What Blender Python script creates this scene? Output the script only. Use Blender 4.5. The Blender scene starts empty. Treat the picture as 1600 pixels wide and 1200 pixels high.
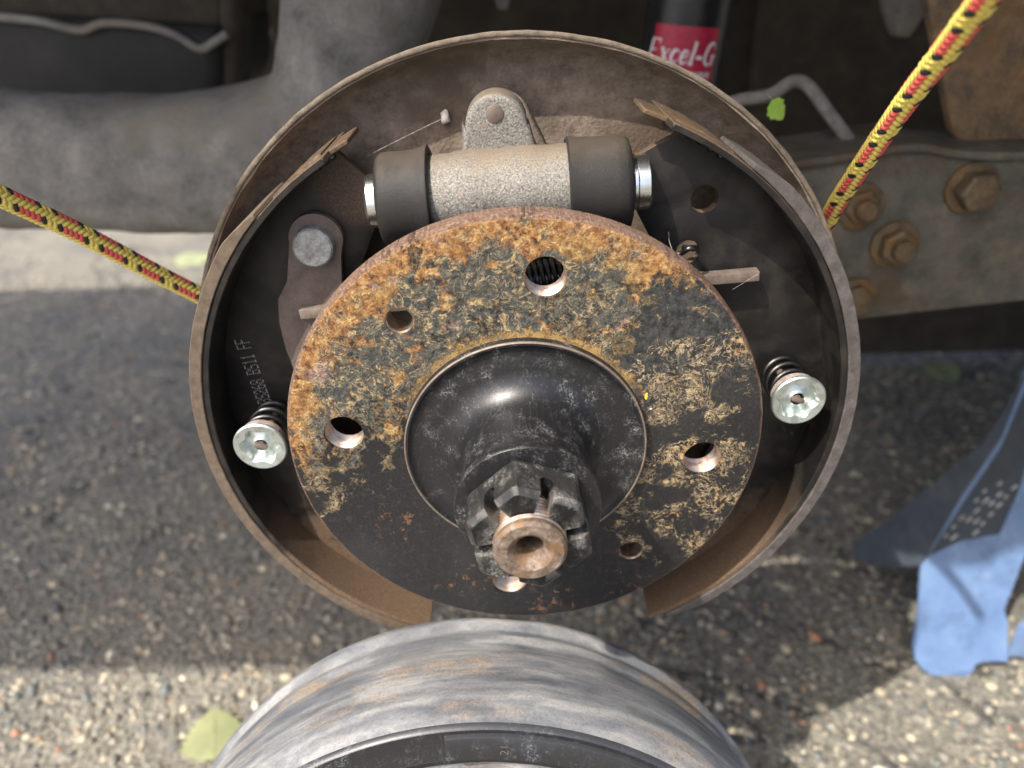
import bpy, bmesh, math, random
import numpy as np
from mathutils import Vector, Matrix, noise as mnoise
random.seed(7); RNG = np.random.default_rng(7)
scene = bpy.context.scene
COL = scene.collection

# ------------------------------------------------------------------ camera
CAM = np.array([-0.00385, -0.23214, 0.15595])
FW = np.array([-0.00154324, 0.87219289, -0.48915967])
RT = np.array([0.99970303, -0.01055086, -0.02196659])
UP = np.array([0.02432015, 0.4890483, 0.87191759])
FPX = 1208.0                                   # focal length in pixels of the 1600 px wide photograph
cam = bpy.data.cameras.new('camera')
cam.sensor_fit = 'HORIZONTAL'; cam.sensor_width = 9.8; cam.lens = 9.8 * FPX / 1600
cam.clip_start = 0.01; cam.clip_end = 500
cam.dof.use_dof = True; cam.dof.focus_distance = 0.262; cam.dof.aperture_fstop = 2.0
cam_ob = bpy.data.objects.new('camera', cam); COL.objects.link(cam_ob)
M = Matrix.Identity(4)
for i in range(3):
    M[i][0] = RT[i]; M[i][1] = UP[i]; M[i][2] = -FW[i]; M[i][3] = CAM[i]
cam_ob.matrix_world = M
scene.camera = cam_ob

# ------------------------------------------------------------------ light
SUN = Vector((-0.54, -0.52, 1.0)).normalized()         # towards the sun
w = bpy.data.worlds.new('World'); scene.world = w; w.use_nodes = True
nt = w.node_tree; bg = nt.nodes['Background']
sky = nt.nodes.new('ShaderNodeTexSky'); sky.sky_type = 'NISHITA'; sky.sun_disc = False
sky.sun_elevation = math.asin(SUN.z); sky.sun_rotation = math.atan2(SUN.x, SUN.y)
nt.links.new(sky.outputs[0], bg.inputs[0]); sky.air_density = .6; sky.dust_density = 4.0; sky.ozone_density = .4; bg.inputs[1].default_value = 0.15
sl = bpy.data.lights.new('sun', 'SUN'); sl.energy = 2.95; sl.angle = math.radians(0.6); sl.color = (1, 0.94, 0.86)
so = bpy.data.objects.new('sun', sl); COL.objects.link(so)
so.rotation_euler = SUN.to_track_quat('Z', 'Y').to_euler()
vs = scene.view_settings; vs.view_transform = 'Standard'; vs.look = 'None'; vs.gamma = 1.0; vs.exposure = 1.3
scene.cycles.use_denoising = True

# ------------------------------------------------------------------ pixel -> point (photograph's 1600x1200 pixels)
def _ray(x, y): return FW + RT * (x - 800) / FPX - UP * (y - 600) / FPX
def UY(x, y, Y): d = _ray(x, y); return Vector(CAM + d * (Y - CAM[1]) / d[1])
def UZ(x, y, Z): d = _ray(x, y); return Vector(CAM + d * (Z - CAM[2]) / d[2])
GZ = -0.345                                   # ground level; z = 0 is the axle

# ------------------------------------------------------------------ materials
class G:
    """tiny node-graph helper"""
    def __init__(s, name, coord='Object'):
        s.m = bpy.data.materials.new(name); s.m.use_nodes = True; s.t = s.m.node_tree
        s.b = s.t.nodes['Principled BSDF']; s.out = s.t.nodes['Material Output']
        s.P = s.t.nodes.new('ShaderNodeTexCoord').outputs[coord]
    def set(s, sock, v):
        if hasattr(v, 'is_output') or isinstance(v, bpy.types.NodeSocket): s.t.links.new(v, sock)
        elif isinstance(v, (tuple, list)) and len(v) == 3 and sock.type == 'RGBA': sock.default_value = (*v, 1)
        else: sock.default_value = v
    def noise(s, scale, detail=4, rough=.55, vec=None, dist=0, col=False):
        n = s.t.nodes.new('ShaderNodeTexNoise'); s.set(n.inputs['Vector'], vec or s.P)
        n.inputs['Scale'].default_value = scale; n.inputs['Detail'].default_value = detail
        n.inputs['Roughness'].default_value = rough; n.inputs['Distortion'].default_value = dist
        return n.outputs['Color' if col else 'Fac']
    def voro(s, scale, feature='F1', vec=None, out='Distance', rand=1):
        n = s.t.nodes.new('ShaderNodeTexVoronoi'); n.feature = feature; s.set(n.inputs['Vector'], vec or s.P)
        n.inputs['Scale'].default_value = scale; n.inputs['Randomness'].default_value = rand
        return n.outputs[out]
    def ramp(s, f, stops, interp='LINEAR'):
        n = s.t.nodes.new('ShaderNodeValToRGB'); s.set(n.inputs[0], f); e = n.color_ramp.elements
        n.color_ramp.interpolation = interp
        while len(e) < len(stops): e.new(.5)
        for k, (p, c) in enumerate(stops):
            e[k].position = p; e[k].color = (c, c, c, 1) if isinstance(c, (int, float)) else (*c, 1)
        return n.outputs[0]
    def step(s, f, a, b): 
        n = s.t.nodes.new('ShaderNodeMapRange'); n.interpolation_type = 'SMOOTHSTEP'; s.set(n.inputs[0], f)
        n.inputs[1].default_value = a; n.inputs[2].default_value = b; return n.outputs[0]
    def mix(s, f, a, b, mode='MIX'):
        n = s.t.nodes.new('ShaderNodeMix'); n.data_type = 'RGBA'; n.blend_type = mode; n.clamp_factor = True
        s.set(n.inputs[0], f); s.set(n.inputs[6], a); s.set(n.inputs[7], b); return n.outputs[2]
    def math(s, op, a, b=0, c=0):
        n = s.t.nodes.new('ShaderNodeMath'); n.operation = op
        for k, v in enumerate((a, b, c)): s.set(n.inputs[k], v)
        return n.outputs[0]
    def vmath(s, op, a, b=None, scale=None):
        n = s.t.nodes.new('ShaderNodeVectorMath'); n.operation = op; s.set(n.inputs[0], a)
        if b is not None: s.set(n.inputs[1], b)
        if scale is not None: n.inputs['Scale'].default_value = scale
        return n.outputs['Value' if op in ('DISTANCE', 'LENGTH', 'DOT_PRODUCT') else 'Vector']
    def sep(s, v=None):
        n = s.t.nodes.new('ShaderNodeSeparateXYZ'); s.set(n.inputs[0], v or s.P); return n.outputs
    def comb(s, x, y, z):
        n = s.t.nodes.new('ShaderNodeCombineXYZ')
        for k, v in enumerate((x, y, z)): s.set(n.inputs[k], v)
        return n.outputs[0]
    def bump(s, h, strength=.5, dist=.001, normal=None):
        n = s.t.nodes.new('ShaderNodeBump'); n.inputs['Strength'].default_value = strength
        n.inputs['Distance'].default_value = dist; s.set(n.inputs['Height'], h)
        if normal is not None: s.set(n.inputs['Normal'], normal)
        return n.outputs[0]
    def done(s, color, rough=.6, metal=0, normal=None, spec=.5):
        s.set(s.b.inputs['Base Color'], color); s.set(s.b.inputs['Roughness'], rough); s.set(s.b.inputs['Metallic'], metal)
        s.b.inputs['Specular IOR Level'].default_value = spec
        if normal is not None: s.set(s.b.inputs['Normal'], normal)
        return s.m

def blobmask(g, q, blobs, amp, nscale, detail=6):
    """max of soft blobs + noise: a stain with a shape of its own"""
    m = None
    for (x, z, r) in blobs:
        d = g.vmath('DISTANCE', q, (x, 0, z)); v = g.math('SUBTRACT', 1, g.math('DIVIDE', d, r))
        m = v if m is None else g.math('MAXIMUM', m, v)
    n = g.noise(nscale, detail, .6, vec=q)
    return g.math('ADD', m, g.math('MULTIPLY', g.math('SUBTRACT', n, .5), amp))

def mat_flange():
    g = G('rusty_flange')
    q0 = g.vmath('SCALE', g.P, scale=1 / .085)
    s0 = g.sep(q0); q0 = g.comb(s0[0], 0, s0[2])
    wv = g.vmath('SUBTRACT', g.noise(9, 3, vec=q0, col=True), (.5, .5, .5))
    q = g.vmath('ADD', q0, g.vmath('SCALE', wv, scale=.10))
    heavy = blobmask(g, q, [(-.58, .58, .62), (-.2, .92, .50), (.2, .90, .44), (-.92, .20, .36), (.45, .86, .30), (-.76, .38, .44), (.0, .66, .26), (.3, .62, .2)], 2.6, 6.5, 10)
    light = blobmask(g, q, [(.66, .28, .42), (.75, -.08, .45), (.62, -.40, .36), (.86, .48, .30), (.90, -.3, .36), (.30, .55, .28),
                            (.80, -.55, .25), (.12, .55, .2), (-.85, -.2, .22)], 3.0, 8, 8)
    faint = blobmask(g, q, [(.1, -.9, .4), (.45, -.62, .34), (-.3, -.75, .35), (.5, -.8, .35), (-.6, -.4, .35)], 2.6, 16, 6)
    n1 = g.noise(26, 9, .78, vec=q0); n2 = g.noise(8.5, 10, .7, vec=q); n3 = g.noise(95, 5, .75, vec=q0); n4 = g.noise(3.2, 4, .55, vec=q)
    grain = g.math('ADD', g.math('MULTIPLY', g.math('SUBTRACT', n1, .5), 2.3), g.math('MULTIPLY', g.math('SUBTRACT', n3, .5), 1.2))
    hm = g.step(g.math('ADD', heavy, grain), .14, .38); lm = g.step(g.math('ADD', light, g.math('MULTIPLY', grain, 1.3)), 1.05, 1.3)
    fm = g.step(g.math('ADD', faint, grain), 1.05, 1.25)
    rust = g.ramp(n1, [(.30, (.030, .017, .010)), (.40, (.095, .040, .014)), (.48, (.225, .098, .028)), (.55, (.36, .19, .06)), (.64, (.50, .34, .15)), (.75, (.50, .42, .28))])
    ochre = g.ramp(n1, [(.30, (.035, .028, .015)), (.42, (.11, .060, .020)), (.52, (.28, .165, .05)), (.62, (.46, .33, .14)), (.75, (.52, .45, .3))])
    mauve = g.ramp(n1, [(.34, (.035, .022, .020)), (.46, (.17, .10, .088)), (.55, (.34, .23, .19)), (.66, (.56, .45, .31)), (.75, (.6, .52, .38))])
    rust = g.mix(g.math('MULTIPLY', g.step(n4, .47, .58), g.step(g.vmath('LENGTH', q0), .97, .85)), rust, ochre)
    rust = g.mix(g.step(g.noise(4.6, 6, .6, vec=g.vmath('ADD', q, (5, 0, 3))), .56, .62), rust, mauve)
    teal = g.ramp(n1, [(.32, (.010, .012, .012)), (.45, (.028, .032, .030)), (.54, (.065, .068, .056)), (.62, (.15, .13, .085)), (.72, (.36, .29, .18))])
    rr = g.vmath('LENGTH', q0)
    crust = g.mix(g.step(g.math('SUBTRACT', n2, g.math('MULTIPLY', g.step(rr, .80, .97), .16)), .385, .48), rust, teal)
    # curly flake outlines
    def curl(scale, wd, dist=1.0, off=0):
        c = g.noise(scale, 3, .6, vec=g.vmath('ADD', q, (off, 0, off)), dist=dist)
        return g.step(g.math('ABSOLUTE', g.math('SUBTRACT', c, .5)), wd, wd * .3)
    zone = g.step(g.math('MAXIMUM', g.math('SUBTRACT', light, .2), heavy), .25, .55)
    worm = g.math('MULTIPLY', g.math('MULTIPLY', curl(9, .022), zone), g.step(n1, .40, .52))
    worm2 = g.math('MULTIPLY', g.math('MULTIPLY', curl(22, .045, 1.3, 2), zone), g.step(n2, .46, .56))
    worm3 = g.math('MULTIPLY', g.math('MULTIPLY', curl(34, .06, 1.5, 7), g.step(g.math('SUBTRACT', light, g.math('MULTIPLY', hm, .5)), .5, .75)), g.step(n4, .47, .55))
    edge = g.math('MULTIPLY', g.step(heavy, .17, .23), g.math('SUBTRACT', 1, g.step(heavy, .24, .32)))
    base = g.ramp(n3, [(.3, (.006, .006, .007)), (.60, (.014, .014, .015)), (.72, (.05, .048, .044)), (.8, (.12, .11, .10))])
    gray = g.math('MULTIPLY', g.math('MULTIPLY', g.step(g.vmath('DISTANCE', q, (.55, 0, .55)), .55, .2), g.step(n1, .4, .6)), .8)
    base = g.mix(gray, base, (.062, .066, .062))
    base = g.mix(g.math('MULTIPLY', g.step(n1, .52, .66), .55), base, (.075, .058, .045))
    base = g.mix(g.math('MULTIPLY', g.step(g.noise(2.5, 4, vec=q), .48, .68), .5), base, (.028, .027, .026))
    col = g.mix(g.math('MULTIPLY', fm, .7), base, (.17, .085, .045))
    col = g.mix(lm, col, g.ramp(n1, [(.36, (.04, .026, .018)), (.47, (.25, .13, .06)), (.56, (.42, .27, .13)), (.68, (.52, .42, .27))]))
    col = g.mix(hm, col, crust)
    col = g.mix(g.math('MULTIPLY', edge, .5), col, (.33, .22, .09))
    col = g.mix(g.math('MULTIPLY', worm, .8), col, (.44, .32, .15))
    col = g.mix(g.math('MULTIPLY', worm2, g.math('SUBTRACT', .7, g.math('MULTIPLY', hm, .42))), col, (.55, .42, .24))
    col = g.mix(g.math('MULTIPLY', worm3, .5), col, (.50, .38, .21))
    col = g.mix(.85, col, g.ramp(n3, [(.28, .3), (.45, .75), (.56, 1.0), (.72, 1.4)]), 'MULTIPLY')
    rn = g.math('ADD', rr, g.math('MULTIPLY', g.math('SUBTRACT', n1, .5), .03))
    col = g.mix(g.step(rn, .984, .996), col, g.ramp(g.noise(900, 5, .7), [(.3, (.05, .028, .018)), (.5, (.135, .078, .05)), (.7, (.27, .19, .145))]))
    tops = g.step(g.math('ADD', s0[2], g.math('MULTIPLY', n2, .9)), .62, .95)
    col = g.mix(g.math('MULTIPLY', g.math('MULTIPLY', g.step(g.math('ADD', rr, g.math('MULTIPLY', g.math('SUBTRACT', n1, .5), .25)), .545, .525), tops), .8), col, (.36, .22, .07))
    anyr = g.math('MAXIMUM', hm, g.math('MULTIPLY', lm, .8))
    hgt = g.math('ADD', g.math('MULTIPLY', anyr, g.math('ADD', .35, n1)), g.math('MULTIPLY', n3, .3))
    hgt = g.math('ADD', hgt, g.math('MULTIPLY', g.math('ADD', worm, g.math('ADD', worm2, worm3)), .25))
    nrm = g.bump(hgt, .9, .0007)
    return g.done(col, g.math('ADD', .36, g.math('MULTIPLY', anyr, .5)), 0, nrm)

def mat_black(name, base=.012, rough=.34, dust=.5, dustcol=(.3, .29, .27), rustcol=None, dustz=0, seed=0, wear=0, spec=.5):
    g = G(name)
    P = g.vmath('ADD', g.P, (seed, seed * .7, 0))
    n = g.noise(160, 6, .65, vec=P); f = g.noise(1400, 3, .7, vec=P); big = g.noise(45, 4, .6, vec=P)
    d = g.math('MULTIPLY', g.step(n, .45, .75), g.step(f, .42, .68))
    d = g.math('MULTIPLY', g.math('ADD', g.math('MULTIPLY', d, g.step(big, .35, .65)), g.math('MULTIPLY', g.step(f, .66, .74), .5)), dust)
    scr = g.noise(260, 2, .5, vec=g.comb(g.sep(P)[0], g.math('MULTIPLY', g.sep(P)[1], .12), g.math('MULTIPLY', g.sep(P)[2], .35)), dist=1.5)
    d = g.math('ADD', d, g.math('MULTIPLY', g.step(g.math('ABSOLUTE', g.math('SUBTRACT', scr, .5)), .006, .001), dust * .12))
    if dustz:
        nm = g.t.nodes.new('ShaderNodeNewGeometry'); z = g.sep(nm.outputs['Normal'])[2]
        d = g.math('ADD', d, g.math('MULTIPLY', g.step(g.math('ADD', z, g.math('MULTIPLY', big, .8)), .7, 1.25), dustz))
    col = g.mix(d, (base, base, base * 1.08), dustcol)
    if rustcol:
        rm = g.step(g.noise(70, 6, .65, vec=P), .60, .68); col = g.mix(rm, col, g.ramp(f, [(.3, tuple(c * .4 for c in rustcol)), (.6, rustcol)]))
    if wear:
        g2 = g.t.nodes.new('ShaderNodeNewGeometry').outputs['Pointiness']
        col = g.mix(g.math('MULTIPLY', g.step(g.math('ADD', g2, g.math('MULTIPLY', g.math('SUBTRACT', n, .5), .1)), .53, .6), wear), col, (.4, .38, .34))
    nrm = g.bump(g.math('ADD', n, g.math('MULTIPLY', f, .3)), .25, .0004)
    return g.done(col, g.math('ADD', rough, g.math('MULTIPLY', d, .5)), 0, nrm, spec)

def mat_dirty(name, cols, scale=120, bump=.5, bdist=.0008, rough=.85, metal=0, fine=900, blot=None, blotscale=25, spec=.4):
    """dusty, grimy metal or earth: ramp of colours over layered noise"""
    g = G(name); n = g.noise(scale, 8, .65); f = g.noise(fine, 4, .7)
    k = g.math('ADD', g.math('MULTIPLY', n, .7), g.math('MULTIPLY', f, .3))
    col = g.ramp(k, [(.3 + .4 * i / (len(cols) - 1), c) for i, c in enumerate(cols)])
    if blot:
        col = g.mix(g.step(g.noise(blotscale, 5, .62), .5, .64), col, g.mix(f, blot, tuple(c * .5 for c in blot)))
    return g.done(col, rough, metal, g.bump(g.math('ADD', n, g.math('MULTIPLY', f, .6)), bump, bdist), spec)

def mat_web():
    g = G('shoe_web_paint')
    s0 = g.sep(); f = g.noise(1500, 3, .7); n = g.noise(90, 6, .6); b = g.noise(22, 3)
    # brown brake dust caked towards the lower ends, and a little near the upper left tip
    low = g.step(g.math('ADD', g.math('MULTIPLY', s0[2], -14), g.math('MULTIPLY', n, .6)), .95, 1.35)
    tip = g.step(g.math('ADD', g.vmath('DISTANCE', g.P, (-.056, .036, .086)), g.math('MULTIPLY', n, .01)), .023, .014)
    nz = g.sep(g.t.nodes.new('ShaderNodeNewGeometry').outputs['Normal'])[2]
    d = g.math('MAXIMUM', g.math('MAXIMUM', low, g.math('MULTIPLY', tip, .55)), g.math('MULTIPLY', g.step(nz, .3, .6), .8))
    spk = g.math('MULTIPLY', g.step(f, .70, .76), .5)
    film = g.math('MULTIPLY', g.step(g.math('ADD', n, g.math('MULTIPLY', b, .4)), .62, .9), .10)
    col = g.mix(g.math('ADD', spk, film), (.008, .0075, .007), (.16, .13, .1))
    col = g.mix(g.math('MULTIPLY', d, .92), col, g.ramp(f, [(.3, (.06, .038, .022)), (.55, (.13, .084, .05)), (.75, (.22, .15, .092))]))
    return g.done(col, g.math('ADD', .42, g.math('MULTIPLY', d, .5)), 0, g.bump(g.math('ADD', n, f), .18, .0004), .35)

def mat_drum():
    g = G('drum_iron')
    s0 = g.sep(); r = g.math('SQRT', g.math('ADD', g.math('MULTIPLY', s0[0], s0[0]), g.math('MULTIPLY', s0[1], s0[1])))
    ax = g.math('DIVIDE', s0[0], r); ay = g.math('DIVIDE', s0[1], r)
    st = g.comb(g.math('MULTIPLY', ax, .055), g.math('MULTIPLY', ay, .055), g.math('MULTIPLY', g.math('ADD', s0[2], g.math('MULTIPLY', r, .8)), 2.2))
    st = g.vmath('ADD', st, g.vmath('SCALE', g.vmath('SUBTRACT', g.noise(20, 4, col=True), (.5, .5, .5)), scale=.022))
    n = g.noise(54, 6, .6, vec=st); n2 = g.noise(26, 5, .6, vec=g.vmath('ADD', st, (3, 1, 2))); f = g.noise(900, 5, .7); p = g.noise(70, 6, .65)
    col = g.ramp(n, [(.28, (.07, .077, .088)), (.42, (.13, .138, .15)), (.52, (.20, .207, .215)), (.63, (.32, .318, .31)), (.75, (.23, .23, .23))])
    rust = g.ramp(f, [(.3, (.17, .11, .06)), (.6, (.36, .26, .155))])
    rm = g.math('MULTIPLY', g.step(n2, .48, .64), g.step(p, .36, .62))
    col = g.mix(g.math('MULTIPLY', rm, .85), col, rust)
    col = g.mix(.6, col, g.ramp(f, [(.25, .5), (.5, 1), (.75, 1.3)]), 'MULTIPLY')
    h = g.math('ADD', g.math('ADD', n, g.math('MULTIPLY', f, .35)), g.math('MULTIPLY', p, .5))
    return g.done(col, g.math('ADD', .42, g.math('MULTIPLY', rm, .4)), .15, g.bump(h, .5, .001))

def mat_cast():
    g = G('cast_iron_grey'); f = g.noise(1500, 4, .7); n = g.noise(90, 5, .6); s0 = g.sep()
    col = g.ramp(f, [(.30, (.055, .051, .044)), (.45, (.15, .141, .122)), (.58, (.235, .222, .194)), (.75, (.40, .38, .34))])
    nm = g.t.nodes.new('ShaderNodeNewGeometry'); z = g.sep(nm.outputs['Normal'])[2]
    d = g.step(g.math('ADD', z, g.math('MULTIPLY', n, .7)), .95, 1.4)
    col = g.mix(g.math('MULTIPLY', d, .7), col, (.25, .19, .13))
    col = g.mix(g.math('MULTIPLY', g.step(g.noise(160, 5, .6), .62, .7), .5), col, (.30, .17, .09))
    return g.done(col, .55, .35, g.bump(f, .75, .0005))

def mat_steel(name, col=(.62, .64, .64), rough=.28, tint=None, streak=True):
    g = G(name); n = g.noise(300, 4); 
    st = g.noise(1500, 3, vec=g.comb(g.sep()[0], g.math('MULTIPLY', g.sep()[1], .05), g.math('MULTIPLY', g.sep()[2], .05)))
    c = g.mix(g.step(n, .45, .65), col, tint or tuple(x * .7 for x in col))
    return g.done(c, g.math('ADD', rough, g.math('MULTIPLY', n, .18)), 1, g.bump(g.math('ADD', st if streak else n, n), .25, .0002))

def mat_plain(name, col, rough=.6, metal=0, var=.35, scale=300, bump=.2, bdist=.0004):
    g = G(name); n = g.noise(scale, 5, .6)
    c = g.mix(g.step(n, .35, .7), tuple(x * (1 - var) for x in col), tuple(min(1, x * (1 + var)) for x in col))
    return g.done(c, rough, metal, g.bump(n, bump, bdist))

def mat_rubber():
    g = G('boot_rubber'); n = g.noise(200, 5, .6); f = g.noise(1600, 3, .7); nm = g.t.nodes.new('ShaderNodeNewGeometry'); z = g.sep(nm.outputs['Normal'])[2]
    d = g.step(g.math('ADD', z, g.math('MULTIPLY', n, .5)), .75, 1.3)
    c = g.mix(g.math('MULTIPLY', g.math('ADD', d, .1), .8), (.014, .0135, .013), (.065, .052, .04))
    c = g.mix(g.math('MULTIPLY', g.step(f, .68, .75), .4), c, (.3, .27, .22))
    return g.done(c, .6, 0, g.bump(g.math('ADD', n, g.math('MULTIPLY', f, .6)), .35, .0005), .3)

def mat_ground():
    g = G('weathered_asphalt'); s0 = g.sep()
    n = g.noise(9, 6, .6); f = g.noise(160, 6, .7); v = g.voro(260); 
    col = g.ramp(f, [(.28, (.06, .057, .047)), (.45, (.17, .16, .13)), (.58, (.29, .27, .215)), (.74, (.45, .41, .32))])
    col = g.mix(g.step(n, .4, .7), col, g.mix(.5, col, (.09, .09, .092)))
    cr = g.math('ABSOLUTE', g.math('SUBTRACT', g.noise(2.2, 6, .55, dist=.6), .5)); cr = g.step(cr, .006, .001)
    col = g.mix(g.math('MULTIPLY', cr, .7), col, (.03, .03, .03))
    return g.done(col, .9, 0, g.bump(g.math('ADD', f, g.math('MULTIPLY', v, .6)), .8, .004), .3)

def mat_attr(name, attr='tint', rough=.8, bumpn=700):
    g = G(name); a = g.t.nodes.new('ShaderNodeAttribute'); a.attribute_name = attr
    n = g.noise(bumpn, 4, .65); c = g.mix(.7, a.outputs['Color'], g.ramp(n, [(.25, .5), (.5, .95), (.8, 1.35)]), 'MULTIPLY')
    return g.done(c, rough, 0, g.bump(n, .3, .0006))

MT = dict(
    flange=mat_flange(), hub=mat_black('hub_black_paint', .010, .36, .85, (.33, .33, .32), None, .0),
    nut=mat_black('nut_black_oxide', .007, .36, 1.0, (.34, .33, .31), (.28, .19, .11), .04, .3, .35, .3),
    spindle=mat_dirty('rusty_steel', [(.035, .027, .021), (.115, .083, .060), (.22, .17, .13), (.36, .31, .26)], 320, .6, .0005, .6, .3, 1500, (.24, .14, .07), 130),
    thread=mat_steel('bare_thread', (.50, .42, .35), .38, (.36, .24, .16)),
    web=mat_web(), tbl=mat_dirty('shoe_table_metal', [(.05, .042, .036), (.10, .082, .066), (.17, .14, .11)], 140, .3, .0005, .55, .2, 1300, (.2, .14, .09), 40),
    lining=mat_dirty('friction_lining', [(.055, .04, .027), (.105, .078, .053), (.16, .12, .085)], 260, .35, .0005, .85, 0, 1800), liningdark=mat_dirty('friction_lining_dark', [(.035, .03, .027), (.075, .066, .06), (.13, .118, .108)], 300, .35, .0005, .7, .1, 1800),
    tip=mat_dirty('worn_shoe_tip', [(.03, .021, .014), (.09, .06, .037), (.19, .14, .095)], 420, .6, .0005, .7, .2, 1500, (.16, .10, .05), 70),
    plate=mat_dirty('backing_plate_grime', [(.06, .046, .034), (.13, .101, .075), (.195, .153, .116), (.27, .216, .17)], 160, .8, .001, .95, 0, 900, (.13, .095, .066), 18),
    rim=mat_dirty('plate_rim', [(.07, .055, .04), (.14, .112, .082), (.22, .178, .135)], 220, .7, .0008, .9),
    cast=mat_cast(), rubber=mat_rubber(), zinc=mat_steel('zinc_plate', (.72, .76, .77), .2, (.66, .66, .58)),
    cup=mat_steel('galvanised_cup', (.62, .68, .65), .36, (.46, .50, .46), False), cupside=mat_dirty('cup_side', [(.15, .12, .1), (.28, .23, .2), (.4, .34, .3)], 300),
    spring=mat_steel('dark_spring_steel', (.10, .10, .10), .32, (.07, .065, .06)),
    lever=mat_dirty('lever_steel', [(.07, .052, .043), (.135, .105, .088), (.19, .15, .125)], 120, .25, .0004, .6, .3, 1200),
    pin=mat_dirty('pin_head', [(.12, .12, .115), (.3, .3, .29), (.48, .48, .46)], 420, .7, .0005, .5, .4, 1600),
    bar=mat_dirty('strut_bar_steel', [(.10, .075, .06), (.19, .15, .12), (.28, .235, .2)], 220, .3, .0004, .55, .4),
    drum=mat_drum(), drumface=mat_black('drum_face_paint', .016, .36, .5, (.30, .33, .37), None, .05, .9),
    blueshade=mat_dirty('shaded_blue_paint', [(.028, .036, .045), (.045, .057, .07), (.075, .09, .10)], 60, .2, .0006, .5, 0, 600, (.05, .07, .10), 30), ground=mat_ground(), pebble=mat_attr('pebble_stone'),  # first entry: stand blue with its shade mixed into the colour
    beam=mat_dirty('rusty_beam', [(.05, .05, .046), (.10, .097, .082), (.15, .135, .105), (.22, .19, .15)], 55, .6, .0018, .75, .2, 520, (.14, .10, .065), 24),
    bracket=mat_dirty('rusty_bracket', [(.05, .045, .04), (.13, .095, .06), (.24, .155, .08), (.32, .24, .15)], 60, .9, .002, .85, 0, 500, (.24, .14, .06), 28),
    bolt=mat_dirty('dirty_bolt', [(.055, .04, .025), (.135, .10, .06), (.24, .185, .11)], 130, .4, .0008, .6, .4, 700, (.26, .15, .06), 60),
    arm=mat_dirty('dusty_arm', [(.07, .067, .062), (.16, .152, .138), (.25, .235, .208), (.36, .33, .28)], 40, .5, .002, .9, 0, 420, (.30, .265, .21), 11),
    tank=mat_dirty('dusty_black_tank', [(.015, .0145, .014), (.025, .024, .023), (.045, .042, .038)], 30, .3, .001, .7, 0, 300),
    dark=mat_dirty('dark_underbody', [(.025, .021, .016), (.05, .041, .03), (.09, .074, .053)], 26, .4, .002, .9, 0, 200),
    shock=mat_plain('shock_black_paint', (.012, .012, .013), .35), red=mat_plain('label_red', (.42, .016, .05), .4, 0, .15), white=mat_plain('label_white', (.75, .74, .72), .5, 0, .05),
    hose=mat_dirty('grey_hose', [(.10, .095, .085), (.2, .185, .16), (.28, .26, .22)], 150),
    blue=mat_dirty('jack_stand_blue_paint', [(.10, .175, .34), (.13, .215, .39), (.16, .25, .42), (.24, .34, .50)], 45, .2, .0006, .4, .0, 700, (.13, .21, .38), 25, .5),
    printgrey=mat_plain('dot_print', (.40, .40, .38), .6, 0, .1), printwhite=mat_plain('faded_print', (.30, .32, .33), .6),
    chip=mat_plain('pale_chip', (.62, .57, .5), .8), web_thread=mat_plain('cobweb', (.5, .48, .43), .6), straw=mat_plain('dry_straw', (.5, .47, .38), .8),
    yel=mat_plain('rope_yellow', (.74, .60, .13), .6, 0, .2, 2500, .5, .0003), rred=mat_plain('rope_red', (.66, .10, .08), .6, 0, .25, 2500, .5, .0003),
    blk=mat_plain('rope_black', (.015, .016, .02), .5, 0, .3, 2500, .5, .0003), ypaint=mat_plain('yellow_fleck', (.7, .52, .04), .7), car=mat_plain('shade_panel_grey', (.05, .05, .05), .5),  # car: grey of the added unseen shade panel
)
def leaf_mat(name, col):
    g = G(name); n = g.noise(120, 4); c = g.mix(n, tuple(x * .75 for x in col), tuple(x * 1.2 for x in col))
    g.done(c, .55, 0, g.bump(n, .3, .001)); tr = g.t.nodes.new('ShaderNodeBsdfTranslucent'); g.set(tr.inputs[0], c)
    ms = g.t.nodes.new('ShaderNodeMixShader'); ms.inputs[0].default_value = .4
    g.t.links.new(g.b.outputs[0], ms.inputs[1]); g.t.links.new(tr.outputs[0], ms.inputs[2]); g.t.links.new(ms.outputs[0], g.out.inputs[0]); return g.m
MT['leaf'] = leaf_mat('leaf_green', (.43, .46, .24)); MT['leafpale'] = leaf_mat('leaf_pale', (.45, .5, .28)); MT['leafbright'] = leaf_mat('leaf_bright', (.5, .8, .12))

# ------------------------------------------------------------------ mesh helpers
def mesh_ob(name, verts, faces, mat, parent=None, smooth=None):
    me = bpy.data.meshes.new(name); me.from_pydata([tuple(v) for v in verts], [], faces); me.update()
    return finish(name, me, mat, parent, smooth)
def finish(name, me, mat, parent=None, smooth=None):
    bm = bmesh.new(); bm.from_mesh(me); bmesh.ops.recalc_face_normals(bm, faces=bm.faces); bm.to_mesh(me); bm.free()
    if smooth is not None:
        me.polygons.foreach_set('use_smooth', [True] * len(me.polygons))
        me.set_sharp_from_angle(angle=math.radians(smooth))
    if mat is not None: me.materials.clear(); me.materials.append(MT[mat] if isinstance(mat, str) else mat)
    ob = bpy.data.objects.new(name, me); COL.objects.link(ob)
    if parent is not None: put(ob, parent)
    return ob
def put(ob, parent):
    """make ob a part of parent, keeping the mesh where it is in the world"""
    off = Vector((0, 0, 0)); p = parent
    while p is not None: off += Vector(p.location); p = p.parent
    ob.parent = parent; ob.location = Vector(ob.location) - off
def thing(name, label, cat, loc, group=None):
    o = bpy.data.objects.new(name, None); COL.objects.link(o); o.location = loc; o.empty_display_size = .02
    return tag(o, label, cat, group)
def tag(o, label=None, cat=None, group=None, kind=None):
    for k, v in (('label', label), ('category', cat), ('group', group), ('kind', kind)):
        if v: o[k] = v
    return o
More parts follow.
